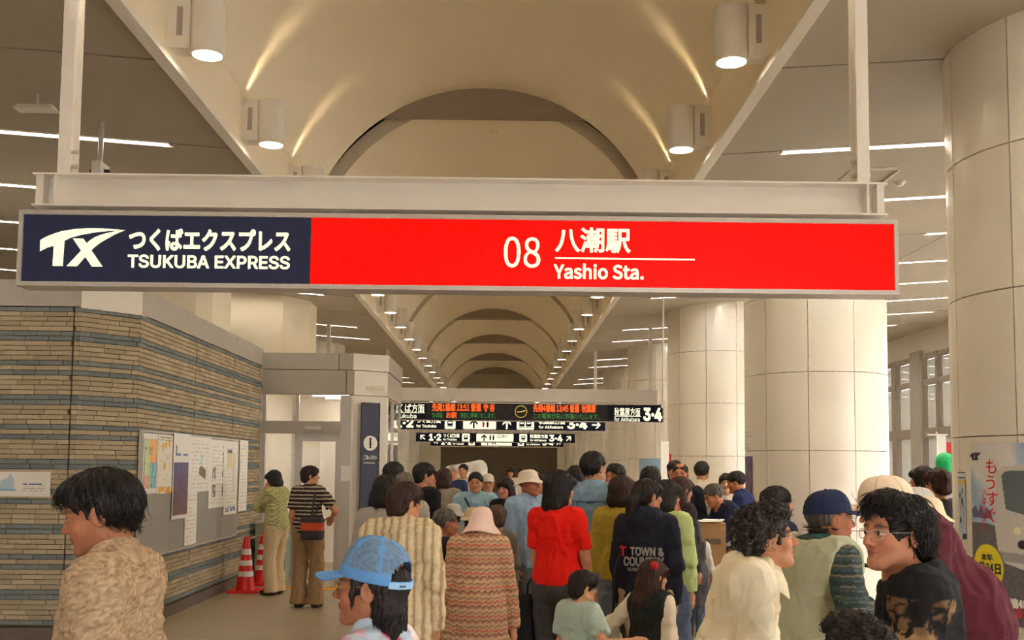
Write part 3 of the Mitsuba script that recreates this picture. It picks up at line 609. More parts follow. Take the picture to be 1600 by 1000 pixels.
def ik(S, W, a, b, pole):
    S, W, pole = map(lambda q: np.asarray(q, float), (S, W, pole)); d = W-S; L = np.linalg.norm(d); L2 = min(L, (a+b)*.999); d = d/L; W = S+d*L2
    x = (a*a-b*b+L2*L2)/(2*L2); h = math.sqrt(max(a*a-x*x, 0)); p = pole-(pole@d)*d; p /= np.linalg.norm(p)+1e-9
    return S+d*x+p*h, W
SKIN = (192, 136, 102)
def hand(b, W, d, palm, s=1., curl=.5, side=1, k=.006):
    """Palm, four fingers and a thumb after the wrist W; d: along the hand, palm: where the palm faces."""
    d = d/np.linalg.norm(d); palm = palm-(palm@d)*d; palm /= np.linalg.norm(palm)+1e-9; x = np.cross(d, palm)*side
    R = np.stack([x, palm, d], 1); c = W+d*.05*s
    b.rbox(c, np.array([.038, .014, .048])*s, .013*s, R, k=.012); b.cone(W-d*.01, W+d*.03*s, .026*s, .026*s, .012)
    for i, (o, l) in enumerate(((-.028, .86), (-.009, 1.), (.010, .95), (.028, .76))):
        p = W+d*.092*s+x*o*s; an = curl*(.55+.1*i); pts = [p-d*.012*s]
        for j, L in enumerate((.042, .027, .021)):
            v = d*math.cos(an)+palm*math.sin(an)+x*o*1.2*max(0, .5-curl); pts.append(pts[-1]+v*L*l*s); an += curl*(1.0 if j == 0 else .8)
        b.chain(pts, [.0095*s, .009*s, .008*s, .0068*s], k)
    p = W+d*.03*s-x*.03*s; v1 = (d*.75-x*.6+palm*.35); v1 /= np.linalg.norm(v1); v2 = d*.9-x*.15+palm*.55*min(1, curl+.3); v2 /= np.linalg.norm(v2)
    b.chain([p, p+v1*.036*s, p+v1*.036*s+v2*.03*s, p+v1*.036*s+v2*.052*s], [.014*s, .0115*s, .0095*s, .0075*s], .008)
def head_solid(b, hc, R, s, sex='f', age=.4, fat=0., near=False):
    L = lambda p: hc+R@(np.asarray(p, float)*s); E = lambda c, r, **k: b.ell(L(c), np.asarray(r, float)*s, R, **k)
    fw = 1+.12*fat
    E((0, -.014, .034), (.073, .092, .080), k=.02)
    E((0, .026, -.03), (.060*fw, .062, .074), k=.03*s)
    j = .013 if sex == 'm' else .010
    for a in (-1, 1):
        b.cone(L((a*.050*fw, .0, -.048)), L((a*.020, .062, -.088)), (.018+.3*j)*s, .016*s, .025*s)
        E((a*.040*fw, .056, -.022), (.024, .022, .02), k=.02*s)
    E((0, .068, -.090), (.024, .018, .017), k=.022*s)
    b.cone(L((-.036, .072, .024)), L((.036, .072, .024)), .013*s, .013*s, .018*s)
    if near:
        for a in (-1, 1): E((a*.031, .094, .006), (.019, .016, .012), k=.012*s, op='s')
    else:
        for a in (-1, 1): E((a*.031, .096, .006), (.018, .016, .012), k=.012*s, op='s')
    b.cone(L((0, .084, .012)), L((0, .104, -.024)), .0075*s, .0115*s, .012*s)
    for a in (-1, 1): E((a*.011, .096, -.027), (.0085, .011, .0075), k=.006*s)
    if near:
        for a in (-1, 1): E((a*.031, .0725, .005), (.0155, .0135, .0115), k=.004*s)
    E((0, .084, -.049), (.021, .011, .0055), k=.006*s); E((0, .082, -.0605), (.018, .011, .006), k=.006*s)
    if near: b.cone(L((-.02, .096, -.0545)), L((.02, .096, -.0545)), .0022*s, .0022*s, .004*s, op='s')
    for a in (-1, 1):
        Re = R@rz(-a*.35)@rx(-.15)
        b.ell(L((a*.078, -.012, -.004)), np.array([.0075, .020, .032])*s, Re, k=.008*s)
        if near: b.ell(L((a*.089, -.008, -.001)), np.array([.006, .011, .02])*s, Re, k=.006*s, op='s')
def skin_color(v, q, skin, near, lips=(168, 92, 80), brow=(40, 30, 26), blush=.0, age=.3, hairless=True, shut=False):
    """q: head-local points at unit size."""
    c = np.tile(lin(skin), (len(v), 1)); c *= (.94+.12*fb(v*40, 2))[:, None]
    def blend(w, col): c[:] = c*(1-w[:, None])+w[:, None]*lin(col)
    x, y, z = q.T; ax = np.abs(x); front = y > .045
    e = lambda cx, cz, rx_, rz_, sh=8: 1/(1+np.exp(sh*((((ax-cx)/rx_)**2+((z-cz)/rz_)**2)-1)))
    blend(.35*e(.042, -.03, .026, .022, 3)*front, (206, 120, 96))
    blend(.75*e(0, -.0545, .023, .0095, 5)*front, lips)
    arch = .0245+.004*np.cos((ax-.032)*70)
    blend(.9*e(.033, 0, .021, 1, 6)*np.exp(-((z-arch)/(.0055 if near else .0045))**2)*front, brow)
    if near:
        blend(.9*e(.031, .0055, .0150, .0062 if not shut else .001, 6)*front, (214, 204, 194))
        blend(1.*e(.030, .0055, .0072, .0070 if not shut else .001, 8)*front, (30, 20, 16))
        blend(.9*e(.031, 0, .0165, 1, 6)*np.exp(-((z-(.0118-.18*(np.maximum(ax-.031, 0))-.25*np.maximum(.031-ax, 0)))/.0018)**2)*front, (34, 24, 20))
        blend(.8*np.exp(-((z+.0545)/.0014)**2)*e(0, -.0545, .021, .01, 6)*front, (96, 44, 40))
    else:
        blend(.85*e(.031, .0055, .0160, .0062, 5)*front, (52, 38, 32))
    return np.clip(c, 0, 1)
def hair_solid(hc, R, s, style, sex):
    b = Solid(); L = lambda p: hc+R@(np.asarray(p, float)*s); E = lambda c, r, **k: b.ell(L(c), np.asarray(r, float)*s, R, **k)
    cap = .012
    if style in ('short', 'crew', 'balding', 'tuft'):
        cap = {'crew': .006, 'balding': .006}.get(style, .013)
        E((0, -.016, .036), (.074+cap, .094+cap, .081+cap))
        if style == 'tuft': E((0, .012, .088), (.070, .080, .038), k=.03*s); E((0, .068, .076), (.056, .036, .024), k=.03*s); E((0, -.07, .03), (.066, .05, .07), k=.03*s)
        if style == 'balding': E((0, .03, .125), (.052, .09, .05), op='s', k=.015*s)
        E((0, .098, -.034), (.090, .068, .100), op='s', k=.012*s)
        for a in (-1, 1): E((a*.088, .006, -.034), (.03, .028, .046), op='s', k=.008*s); E((a*.088, .045, .0), (.03, .04, .05), op='s', k=.01*s)
        b.half(L((0, -.08, -.062)), R@np.array([0, .55, -1]))
    elif style == 'mop':
        E((0, -.014, .036), (.088, .108, .094)); E((0, .03, .06), (.084, .074, .052), k=.03*s); E((0, -.06, -.03), (.078, .056, .055), k=.03*s)
        E((0, .104, -.052), (.078, .062, .098), op='s', k=.012*s)
        for a in (-1, 1): E((a*.09, .012, -.05), (.028, .026, .042), op='s', k=.008*s)
        b.half(L((0, -.08, -.085)), R@np.array([0, .4, -1]))
    elif style in ('bob', 'bobshort'):
        dz = -.11 if style == 'bob' else -.07
        E((0, -.016, .036), (.094, .112, .096)); E((0, -.03, -.045), (.098, .086, .095), k=.04*s)
        E((0, -.06, dz), (.09, .062, .06), k=.04*s)
        E((0, .112, -.05), (.067, .072, .104), op='s', k=.014*s); b.ell(L((0, .075, -.16)), np.array([.08, .085, .09])*s, R, op='s', k=.02*s)
        E((0, .06, .055), (.078, .055, .04), k=.02*s)
        E((0, .114, -.062), (.064, .066, .092), op='s', k=.012*s)
    elif style in ('long', 'tail'):
        E((0, -.016, .036), (.088, .108, .093)); E((0, .055, .055), (.072, .05, .036), k=.02*s)
        if style == 'long':
            E((0, -.04, -.06), (.09, .075, .11), k=.04*s); b.chain([L((0, -.05, -.08)), L((0, -.075, -.19)), L((.01, -.075, -.27))], [.085*s, .075*s, .04*s], .04)
        else:
            E((0, -.06, -.02), (.072, .05, .06), k=.03*s); b.chain([L((0, -.1, .03)), L((0, -.14, -.03)), L((0, -.12, -.16)), L((0, -.10, -.25))], [.03*s, .042*s, .05*s, .02*s], .02)
        E((0, .108, -.045), (.068, .068, .10), op='s', k=.014*s); b.ell(L((0, .07, -.17)), np.array([.085, .085, .09])*s, R, op='s', k=.02*s)
    elif style == 'perm':
        E((0, -.022, .042), (.090, .103, .093)); E((0, .036, .096), (.072, .056, .042), k=.03*s); E((0, -.075, .0), (.078, .05, .085), k=.03*s)
        for a in (-1, 1): E((a*.062, -.01, .03), (.036, .062, .052), k=.03*s)
        E((0, .112, -.026), (.088, .080, .104), op='s', k=.014*s)
        for a in (-1, 1): E((a*.092, .012, -.026), (.034, .034, .046), op='s', k=.008*s); E((a*.092, .055, .0), (.03, .045, .05), op='s', k=.01*s)
        b.half(L((0, -.08, -.085)), R@np.array([0, .35, -1]))
    elif style == 'undercaplong':
        E((0, -.020, .02), (.080, .100, .075)); E((0, -.055, -.06), (.078, .056, .07), k=.03*s); E((0, -.07, -.13), (.066, .040, .06), k=.03*s)
        E((0, .094, -.034), (.090, .070, .13), op='s', k=.012*s)
        for a in (-1, 1): E((a*.088, -.006, -.025), (.026, .022, .036), op='s', k=.008*s); b.chain([L((a*.072, .030, .035)), L((a*.076, .034, -.01)), L((a*.070, .032, -.055))], [.009*s, .008*s, .003*s], .01)
    elif style == 'undercap':  # what shows below a hat
        E((0, -.018, .02), (.083, .103, .075)); E((0, -.055, -.05), (.074, .05, .05), k=.03*s)
        E((0, .10, -.034), (.090, .070, .12), op='s', k=.012*s)
        for a in (-1, 1): E((a*.09, .004, -.03), (.03, .026, .046), op='s', k=.008*s)
        b.half(L((0, -.08, -.088)), R@np.array([0, .45, -1])); b.half(L((0, 0, .028)), R@np.array([0, 0, 1.]))
    return b
def torso_prims(b, J, e, k=.04, belly=0., bust=0., w=1., upto=1.):
    u = J['u']; R, o = J['Rt'], J['to']; L = lambda p: o+R@(np.asarray(p, float)*u); E = lambda c, r, **q: b.ell(L(c), np.asarray(r, float)*u+e, R, **q)
    b.ell(J['pel'], np.array([.152*w, .106+.3*belly, .115])*u+e, J['Rp'], k=k)
    E((0, .012+.35*belly, .10), (.124*w+.4*belly, .096+.7*belly, .16), k=k*1.4)
    E((0, .0, .28), (.136*w, .100, .165), k=k*1.2)
    E((0, -.022, .36), (.135*w, .078, .09), k=k)
    sw = J['sw']
    b.cone(L((-sw/u*.78, -.012, .40)), L((sw/u*.78, -.012, .40)), .062*u+e, .062*u+e, k)
    b.cone(L((0, -.02, .42)), J['neck'], .075*u+e*.6, .052*u+e*.3, k)
    if bust:
        for a in (-1, 1): E((a*.065, .082, .265), (.062*bust, .05*bust, .06*bust), k=.03)
def strands(v, n, crown, cnt, rad, length, curl, rng, lift=.25, k=6):
    i = rng.integers(0, len(v), cnt); p, nn = v[i].copy(), n[i]; t = p-crown; t -= (t*nn).sum(1, keepdims=True)*nn; t /= np.linalg.norm(t, axis=1, keepdims=True)+1e-9
    if curl: r_ = rng.normal(size=t.shape); r_ -= (r_*nn).sum(1, keepdims=True)*nn; t = r_/(np.linalg.norm(r_, axis=1, keepdims=True)+1e-9)
    sd = np.cross(nn, t); L = length*(.5+rng.random(cnt))[:, None]/k; pts = [p-nn*rad*.5]; d = t+nn*lift*(rng.random((cnt, 1))-.15); ph = rng.random((cnt, 1))*.8-.4
    for j in range(k):
        if curl: c, s_ = math.cos(.75), math.sin(.75); sg = np.sign(ph); d, sd = d*c+sd*s_*sg, sd*c-d*s_*sg; d = d+nn*.12
        else: d = d+sd*ph*.12-nn*.16+np.array([0, 0, -.10])
        d = d/(np.linalg.norm(d, axis=1, keepdims=True)+1e-9); pts.append(pts[-1]+d*L)
    P = np.stack(pts, 1); T_ = np.gradient(P, axis=1); a = np.cross(T_, nn[:, None]); a /= np.linalg.norm(a, axis=-1, keepdims=True)+1e-9; b = np.cross(a, T_); b /= np.linalg.norm(b, axis=-1, keepdims=True)+1e-9
    R = rad*np.array([1.]*(k-1)+[.7, .15]); V = np.stack([P+R[None, :, None]*(math.cos(q)*a+math.sin(q)*b) for q in (PI/2, PI/2+2.1, PI/2-2.1)], 2)
    m = k+1; f = []
    for j in range(k):
        for q in range(3): x0, x1 = j*3+q, j*3+(q+1) % 3; f += [[x0, x1, x1+3], [x0, x1+3, x0+3]]
    F = (np.arange(cnt)*m*3)[:, None, None]+np.array(f)[None]
    return V.reshape(-1, 3), F.reshape(-1, 3), np.repeat(rng.random(cnt), m*3)
FIG = {}
def person(label, x, y, yaw, H=1.6, sex='f', group=None, res=.012, hres=None, skin=SKIN, hair=None, hat=None, top=None, over=None, legs=None, shoes=(40, 34, 32),
           lean=0., twist=0., hunch=0., head=(0, 0, 0), arms=((None, None), (None, None)), feet=None, w=1., belly=0., bust=0., hs=1., age=.3, fat=0., seat=None, near=False, curl=.5, glasses=None, z0=0., extra=None, hand_res=None, hcurl=None, shut=False, lips=(168, 96, 82), earw=1, neck=1.):
    """yaw in degrees: 0 looks away from the camera, 90 to the picture's left, -90 to its right, 180 at the camera."""
    u = H/1.65; J = {'u': u}; key = thing('person', label, 'person', group)
    hip = np.array([0, 0, .87*u]) if seat is None else np.array([0, 0, seat+.09*u])
    J['pel'] = hip+np.array([0, -.008, .035*u]); J['Rp'] = rx(-math.radians(lean)*.35)
    Rt = rz(math.radians(twist))@rx(-math.radians(lean)); J['Rt'] = Rt; J['to'] = hip+np.array([0, 0, .05*u])
    T_ = lambda p: J['to']+Rt@(np.asarray(p, float)*u)
    sw = (.166 if sex == 'm' else .148)*u*w**.5; J['sw'] = sw
    J['neck'] = T_((0, -.012+.6*hunch, .482-.35*hunch))
    hy, hp, hr = map(math.radians, head); Rh = rz(math.radians(twist)*.5+hy)@rx(hp)@ry(hr)
    s = u*hs*.955; hb = J['neck']+np.array([0, .012*u+.03*hunch, 0]); hc = hb+Rh@(np.array([0, .012, .112*neck])*s)
    J['hc'], J['Rh'], J['s'] = hc, Rh, s
    sh = {a: T_((a*sw/u, -.012, .405)) for a in (-1, 1)}; la, lb = .275*u, .245*u; AR = {}
    for a, sp in zip((-1, 1), arms):
        W, pole = sp
        if W is None: W = sh[a]+np.array([a*.030*u, .04*u, -.505*u]); pole = (a*.5, -1, 0) if pole is None else pole
        else: W = np.asarray(W, float)*u
        AR[a] = (sh[a],)+ik(sh[a], W, la, lb, pole if pole is not None else (a*.6, -.6, -.6))
    hj = {a: J['pel']+np.array([a*.088*u*w**.5, 0, -.03*u]) for a in (-1, 1)}; LG = {}
    for i, a in enumerate((-1, 1)):
        if feet is None: F = np.array([a*.095*u, 0.02*a*u, .075*u])
        else: F = np.asarray(feet[i], float)*u+np.array([0, 0, .075*u])
        LG[a] = (hj[a],)+ik(hj[a], F, .405*u, .40*u, (a*.12, 1, 0))
    J['AR'], J['LG'] = AR, LG
    yr = math.radians(yaw); Rw = rz(yr); off = np.array([x, y, z0]); W_ = lambda v: v@Rw.T+off
    hres = hres or min(res, .009); hand_res = hand_res or res
    hl = lambda v: ((v-hc)@Rh)/s
    def emit(name, v, f, col, m, parent=key, lab=None):
        if len(f) == 0: return None
        d = mikit.ply((W_(v), f), m, True, color=np.clip(col, 0, 1))
        return put(name, d, None, parent, label=lab)
    # body: torso, limbs and neck on one grid, head and hands on finer ones, all overlapping
    b = Solid(); torso_prims(b, J, -.018*u, belly=belly*.8, bust=bust*.9, w=w)
    b.cone(J['neck']-np.array([0, 0, .03*u]), hc+Rh@(np.array([0, -.018, -.05])*s), .058*u, .050*s*(1.08 if sex == 'm' else .98), .02)
    for a in (-1, 1):
        S, E_, W = AR[a]; b.cone(S, E_, .047*u*w**.5, .038*u*w**.5, .03); b.cone(E_, W, .037*u*w**.5, .025*u, .015)
        h_, k_, an = LG[a]; b.cone(h_, k_, .076*u*w**.5, .048*u, .03); b.cone(k_, an, .046*u, .036*u, .02); b.cone(an, an+np.array([0, .10*u, -.035*u]), .036*u, .03*u, .02)
    v, f = b.mesh(res); parts = [(v, f, skin_color(v, np.full((len(v), 3), 9.), skin, False))]
    hb_ = Solid(); head_solid(hb_, hc, Rh, s, sex, age, fat, near); hb_.cone(J['neck'], hc+Rh@(np.array([0, -.018, -.05])*s), .055*u, .050*s*(1.08 if sex == 'm' else .98), .02)
    v, f = hb_.mesh(hres)
    if near: v = v+normals(v, f)*((fb(v*90, 3)-.5)*.0012*age*2)[:, None]
    parts.append((v, f, skin_color(v, hl(v), skin, near, lips=lips, age=age, shut=shut)))
    for i, a in enumerate((-1, 1)):
        S, E_, W = AR[a]; hd = Solid(); d = (W-E_)/np.linalg.norm(W-E_); cu = curl if hcurl is None else hcurl[i]
        pal = np.array([-a*1., .25, 0]) if abs(d[2]) > .6 else np.array([-a*.5, 0, -1.])
        hand(hd, W, d, pal, u*1.0, cu, -a); v, f = hd.mesh(min(hand_res, .012)); parts.append((v, f, skin_color(v, np.full((len(v), 3), 9.), skin, False)))
    o = np.cumsum([0]+[len(p[0]) for p in parts])
    bk = emit('body', np.vstack([p[0] for p in parts]), np.vstack([p[1]+o[i] for i, p in enumerate(parts)]), np.vstack([p[2] for p in parts]), 'vc_skin')
    def cloth(name, sd, g, r, pat, fold=.006, lab=None, parent=key):
        v, f = sd.mesh(r)
        if len(f) == 0: return
        n = normals(v, f); q = v/u
        warp = fb(q*6, 2, 31)[:, None]*np.array([.10, .10, .16])
        rg = 1-np.abs(2*fb((q+warp)*np.array([17, 17, 4.5]), 2, 7)-1)*1.6; rg2 = 1-np.abs(2*fb((q+warp)*np.array([9, 9, 13])+5, 2, 3)-1)*1.6
        wv = 1.25*(rg-.55)+.8*(rg2-.55)+.25*(fb(q*60, 2, 2)-.5)
        v2 = v+n*(wv*fold)[:, None]
        col = pat(v, n, J) if callable(pat) else np.tile(lin(pat), (len(v), 1))*(.95+.10*fb(v*60, 2))[:, None]
        return emit(name, v2, f, col, 'vc_cloth', parent, lab)
    def sleeves(b, e, sl, wrist=.0, k=.03):
        for a in (-1, 1):
            S, E_, W = AR[a]; ra, rb, rc = .047*u*w**.5+e, .041*u*w**.5+e, .030*u+e
            if sl == 'long':
                d = (W-E_)/np.linalg.norm(W-E_); b.cone(S, E_, ra, rb, k); b.cone(E_, W+d*(.012-wrist)*u, rb, rc, .025, cut=1)
            elif sl == 'short': M = S+(E_-S)*.72; b.cone(S, M, ra+.006, rb+.012, k, cut=1)
            elif sl == 'half': M = E_+(W-E_)*.12; b.cone(S, E_, ra, rb, k); b.cone(E_, M, rb, rb, .02, cut=1)
    def garment(g, base):
        b = Solid(); e = g.get('e', .014)*u; torso_prims(b, J, e+base, belly=belly, bust=bust, w=w*g.get('w', 1.))
        hem = g.get('hem', .80)*u; fl = g.get('flare', 0.)
        if seat is None:
            b.cone(J['pel']+np.array([0, 0, .08*u]), np.array([0, J['pel'][1], hem-.02]), .147*u*w+e+base, .147*u*w+e+base+fl, .05, sy=.72)
        if g.get('sleeve', 'long') != 'none': sleeves(b, e+base-.004*u, g.get('sleeve', 'long'))
        if g.get('collar'): 
            c0 = J['neck']-Rt@np.array([0, 0, .022*u]); b.cone(c0, J['neck']+Rt@np.array([0, 0, .012*u])*g['collar'], .072*u+base, .064*u+base, .01, cut=1)
        else: b.ell(J['neck']+Rt@np.array([0, .025, .022])*u, np.array([.078, .09, .045])*u*g.get('scoop', 1.), Rt, k=.01, op='s')
        if g.get('sleeve') == 'none':
            for a in (-1, 1): b.ell(sh[a]+Rt@np.array([a*.055, .0, -.03])*u, np.array([.06, .095, .125])*u, Rt, k=.012, op='s')
        if g.get('hood'): b.ell(J['neck']+Rt@np.array([0, -.075, -.045])*u, np.array([.115, .06, .085])*u, Rt@rx(.35), k=.03); b.ell(J['neck']+Rt@np.array([0, -.03, .012])*u, np.array([.10, .085, .035])*u, Rt, k=.02)
        if g.get('open'): b.rbox(T_((0, .2, .2)), np.array([g['open'], .13, .5])*u, .01, Rt, op='s', k=.01)
        b.half((0, 0, hem), (0, 0, -1)); return b
    def collar(g, nm='collar'):
        t = np.linspace(math.radians(-158), math.radians(158), 41); fr = np.clip((np.abs(t)-1.3)/1.4, 0, 1)
        C_ = lambda r, z: np.stack([r*np.sin(t), -r*np.cos(t)*1.02, z], 1)
        rg = [C_(.064+0*t, .020-.022*fr), C_(.076+.006*fr, .008-.034*fr), C_(.089+.018*fr, -.030-.052*fr)]; rg = rg+[q*np.array([.95, .95, 1])-[0, 0, .003] for q in rg[::-1]]
        v = np.vstack(rg)*u; m, n_ = len(rg), len(t); i, j = np.meshgrid(np.arange(m), np.arange(n_-1), indexing='ij'); i2 = (i+1) % m
        q = np.stack([i*n_+j, i*n_+j+1, i2*n_+j+1, i2*n_+j], -1).reshape(-1, 4); f = np.vstack([q[:, [0, 1, 2]], q[:, [0, 2, 3]]]); v = v@Rt.T+J['neck']+Rt@np.array([0, .006, .006])*u
        c = g['c'](v, v, J) if callable(g['c']) else np.tile(lin(g['c']), (len(v), 1)); emit(nm, v, f, np.tile(lin(g['cc']), (len(v), 1)) if 'cc' in g else c, 'vc_cloth')
    if top and top.get('points'): collar(top)
    if top: cloth(top.get('name', 'shirt'), garment(top, 0.), top, top.get('res', res), top['c'], top.get('fold', .007)*1.7*u, top.get('lab'))
    if over: cloth(over.get('name', 'vest'), garment(over, .012*u), over, over.get('res', res), over['c'], over.get('fold', .007)*1.7*u, over.get('lab'))
    if legs:
        b = Solid(); e = legs.get('e', .014)*u; kind = legs.get('kind', 'trousers')
        b.ell(J['pel']+np.array([0, -.005*u, -.01*u]), np.array([.160*w, .112, .125])*u+e*.5, J['Rp'], k=.04)
        if kind == 'skirt': b.cone(J['pel'], np.array([0, 0, legs['hem']*u]), .155*u, legs.get('flare', .2)*u, .04, cut=1, sy=.75)
        else:
            for a in (-1, 1):
                h_, k_, an = LG[a]; b.cone(h_, k_, .086*u*w**.5+e, .060*u+e, .03)
                if kind != 'shorts': b.cone(k_, an+np.array([0, 0, -.035*u if seat is None else 0]), .058*u+e, legs.get('ankle', .048)*u+e, .02, cut=1)
        b.half((0, 0, hip[2]+.14*u), (0, 0, 1)); cloth('skirt' if kind == 'skirt' else 'trousers', b, legs, legs.get('res', res), legs['c'], .011*u)
        for a in (-1, 1):
            an = LG[a][2]; sb = Solid(); fz = an[2]-.075*u
            sb.cone(an+np.array([0, -.03*u, -.035*u]), an+np.array([a*.012*u, .135*u, -.045*u]), .042*u, .036*u, .03, sy=None); sb.cone(an+np.array([0, 0, .01*u]), an+np.array([0, .05*u, -.03*u]), .042*u, .04*u, .02)
            sb.half((0, 0, fz+.002), (0, 0, -1)); v, f = sb.mesh(min(res, .012)); emit('shoe', v, f, np.where((v[:, 2] < fz+.022*u)[:, None], lin((70, 62, 56)), lin(shoes)), 'vc_cloth')
    hk = None
    if hair:
        hd = hair_solid(hc, Rh, s, hair['s'], sex)
        if hat and hair['s'] != 'undercaplong': hd.half(hc+Rh@np.array([0, 0, .030])*s, Rh@np.array([0, 0, 1.]))
        v, f = hd.mesh(hair.get('res', hres)); n = normals(v, f); q = hl(v); r_ = np.linalg.norm(q-[0, -.016, .03], axis=1)
        az = np.arctan2(q[:, 0], q[:, 1]+.02); el = q[:, 2]
        if hair['s'] == 'perm': dz = (fb(q*np.array([58, 58, 58]), 2, 3)-.45)*.034+(nz(q*150, 4)-.5)*.008
        else: dz = (fb(np.stack([az*9, el*16, r_*20], 1), 3, 2)-.5)*.016+(nz(np.stack([az*38, el*22, r_*60], 1), 5)-.5)*.007
        tone = lin(hair.get('c', (34, 26, 23)))[None]*(.7+.7*nz(np.stack([az*30, el*14, r_*40], 1), 8))[:, None]
        if hair.get('grey'): g_ = np.clip((fb(np.stack([az*20, el*10, r_*30], 1), 2, 9)-.35)*2.2, 0, 1)*hair['grey']; tone = tone*(1-g_[:, None])+g_[:, None]*lin((168, 160, 150))
        v = v+n*(dz*s*hair.get('amp', 1.))[:, None]; dist = math.hypot(x, y)
        if dist < 9 and (near or not hat):
            cnt, rad = (2200, .0010) if near else (700, .0017) if dist < 7 else (300, .0024)
            pm = hair['s'] == 'perm' and not hair.get('swept'); h_ = hl(v); ok = (h_[:, 2] > -.2) & ~((h_[:, 1] > .0) & (h_[:, 2] < (.075 if hair['s'] in ('perm', 'tuft') else .03)) & (hair['s'] in ('perm', 'tuft', 'short', 'crew', 'tail')))
            if hat: ok &= (hl(v)[:, 2] < -.03) & (hl(v)[:, 1] < -.02)
            v3, f3, r3 = strands(v[ok], normals(v, f)[ok], hc+Rh@(np.array([0, -.03, .16])*s), cnt, rad*s/1.02, (.030 if pm else .045)*s, pm, np.random.default_rng(int(abs(x*977+y*131)*10)), lift=.5 if pm else hair.get('lift', .30))
            t3 = lin(hair.get('c', (34, 26, 23)))[None]*(.6+.9*r3)[:, None]
            if hair.get('grey'): g3 = (r3 < hair['grey']*.5)[:, None]; t3 = np.where(g3, lin((150, 142, 132)), t3)
            f = np.vstack([f, f3+len(v)]); v = np.vstack([v, v3]); tone = np.vstack([tone, t3])
        hk = emit('hair', v, f, tone, 'vc_hair')
    ctx = dict(key=key, J=J, W_=W_, hl=hl, emit=emit, hc=hc, Rh=Rh, s=s, u=u, body=bk, hair=hk, AR=AR, LG=LG, T_=T_, sh=sh, Rw=Rw, off=off)
    if hat: make_hat(ctx, **hat)
    if glasses:
        H_ = lambda p: W_((hc+Rh@(np.asarray(p, float)*s))[None])[0]; g = []
        for a in (-1, 1):
            t = np.linspace(0, 2*PI, 25); g.append(tube([H_((a*.034+.026*math.cos(q), .098-.012*abs(math.cos(q))*(1 if a*math.cos(q) > 0 else .2), .002+.0155*math.sin(q))) for q in t], .0011, 6))
            g.append(tube([H_((a*.060, .084, .006)), H_((a*.074, .06, .010)), H_((a*.080, .0, .012)), H_((a*.080, -.015, .004))], .0011, 6))
        g.append(tube([H_((-.010, .099, .008)), H_((0, .101, .011)), H_((.010, .099, .008))], .0012, 6))
        gk = put('glasses', cat(*g), glasses, key)
        for a in (-1, 1):
            t = np.linspace(0, 2*PI, 19)[:-1]; v = np.array([H_((a*.033, .098, .004))]+[H_((a*.034+.0255*math.cos(q), .098-.012*abs(math.cos(q))*(1 if a*math.cos(q) > 0 else .2), .002+.015*math.sin(q))) for q in t])
            put('lens', (v, np.array([[0, 1+i, 1+(i+1) % 18] for i in range(18)])), 'glass_lens', gk)
    if extra: extra(ctx)
    return key
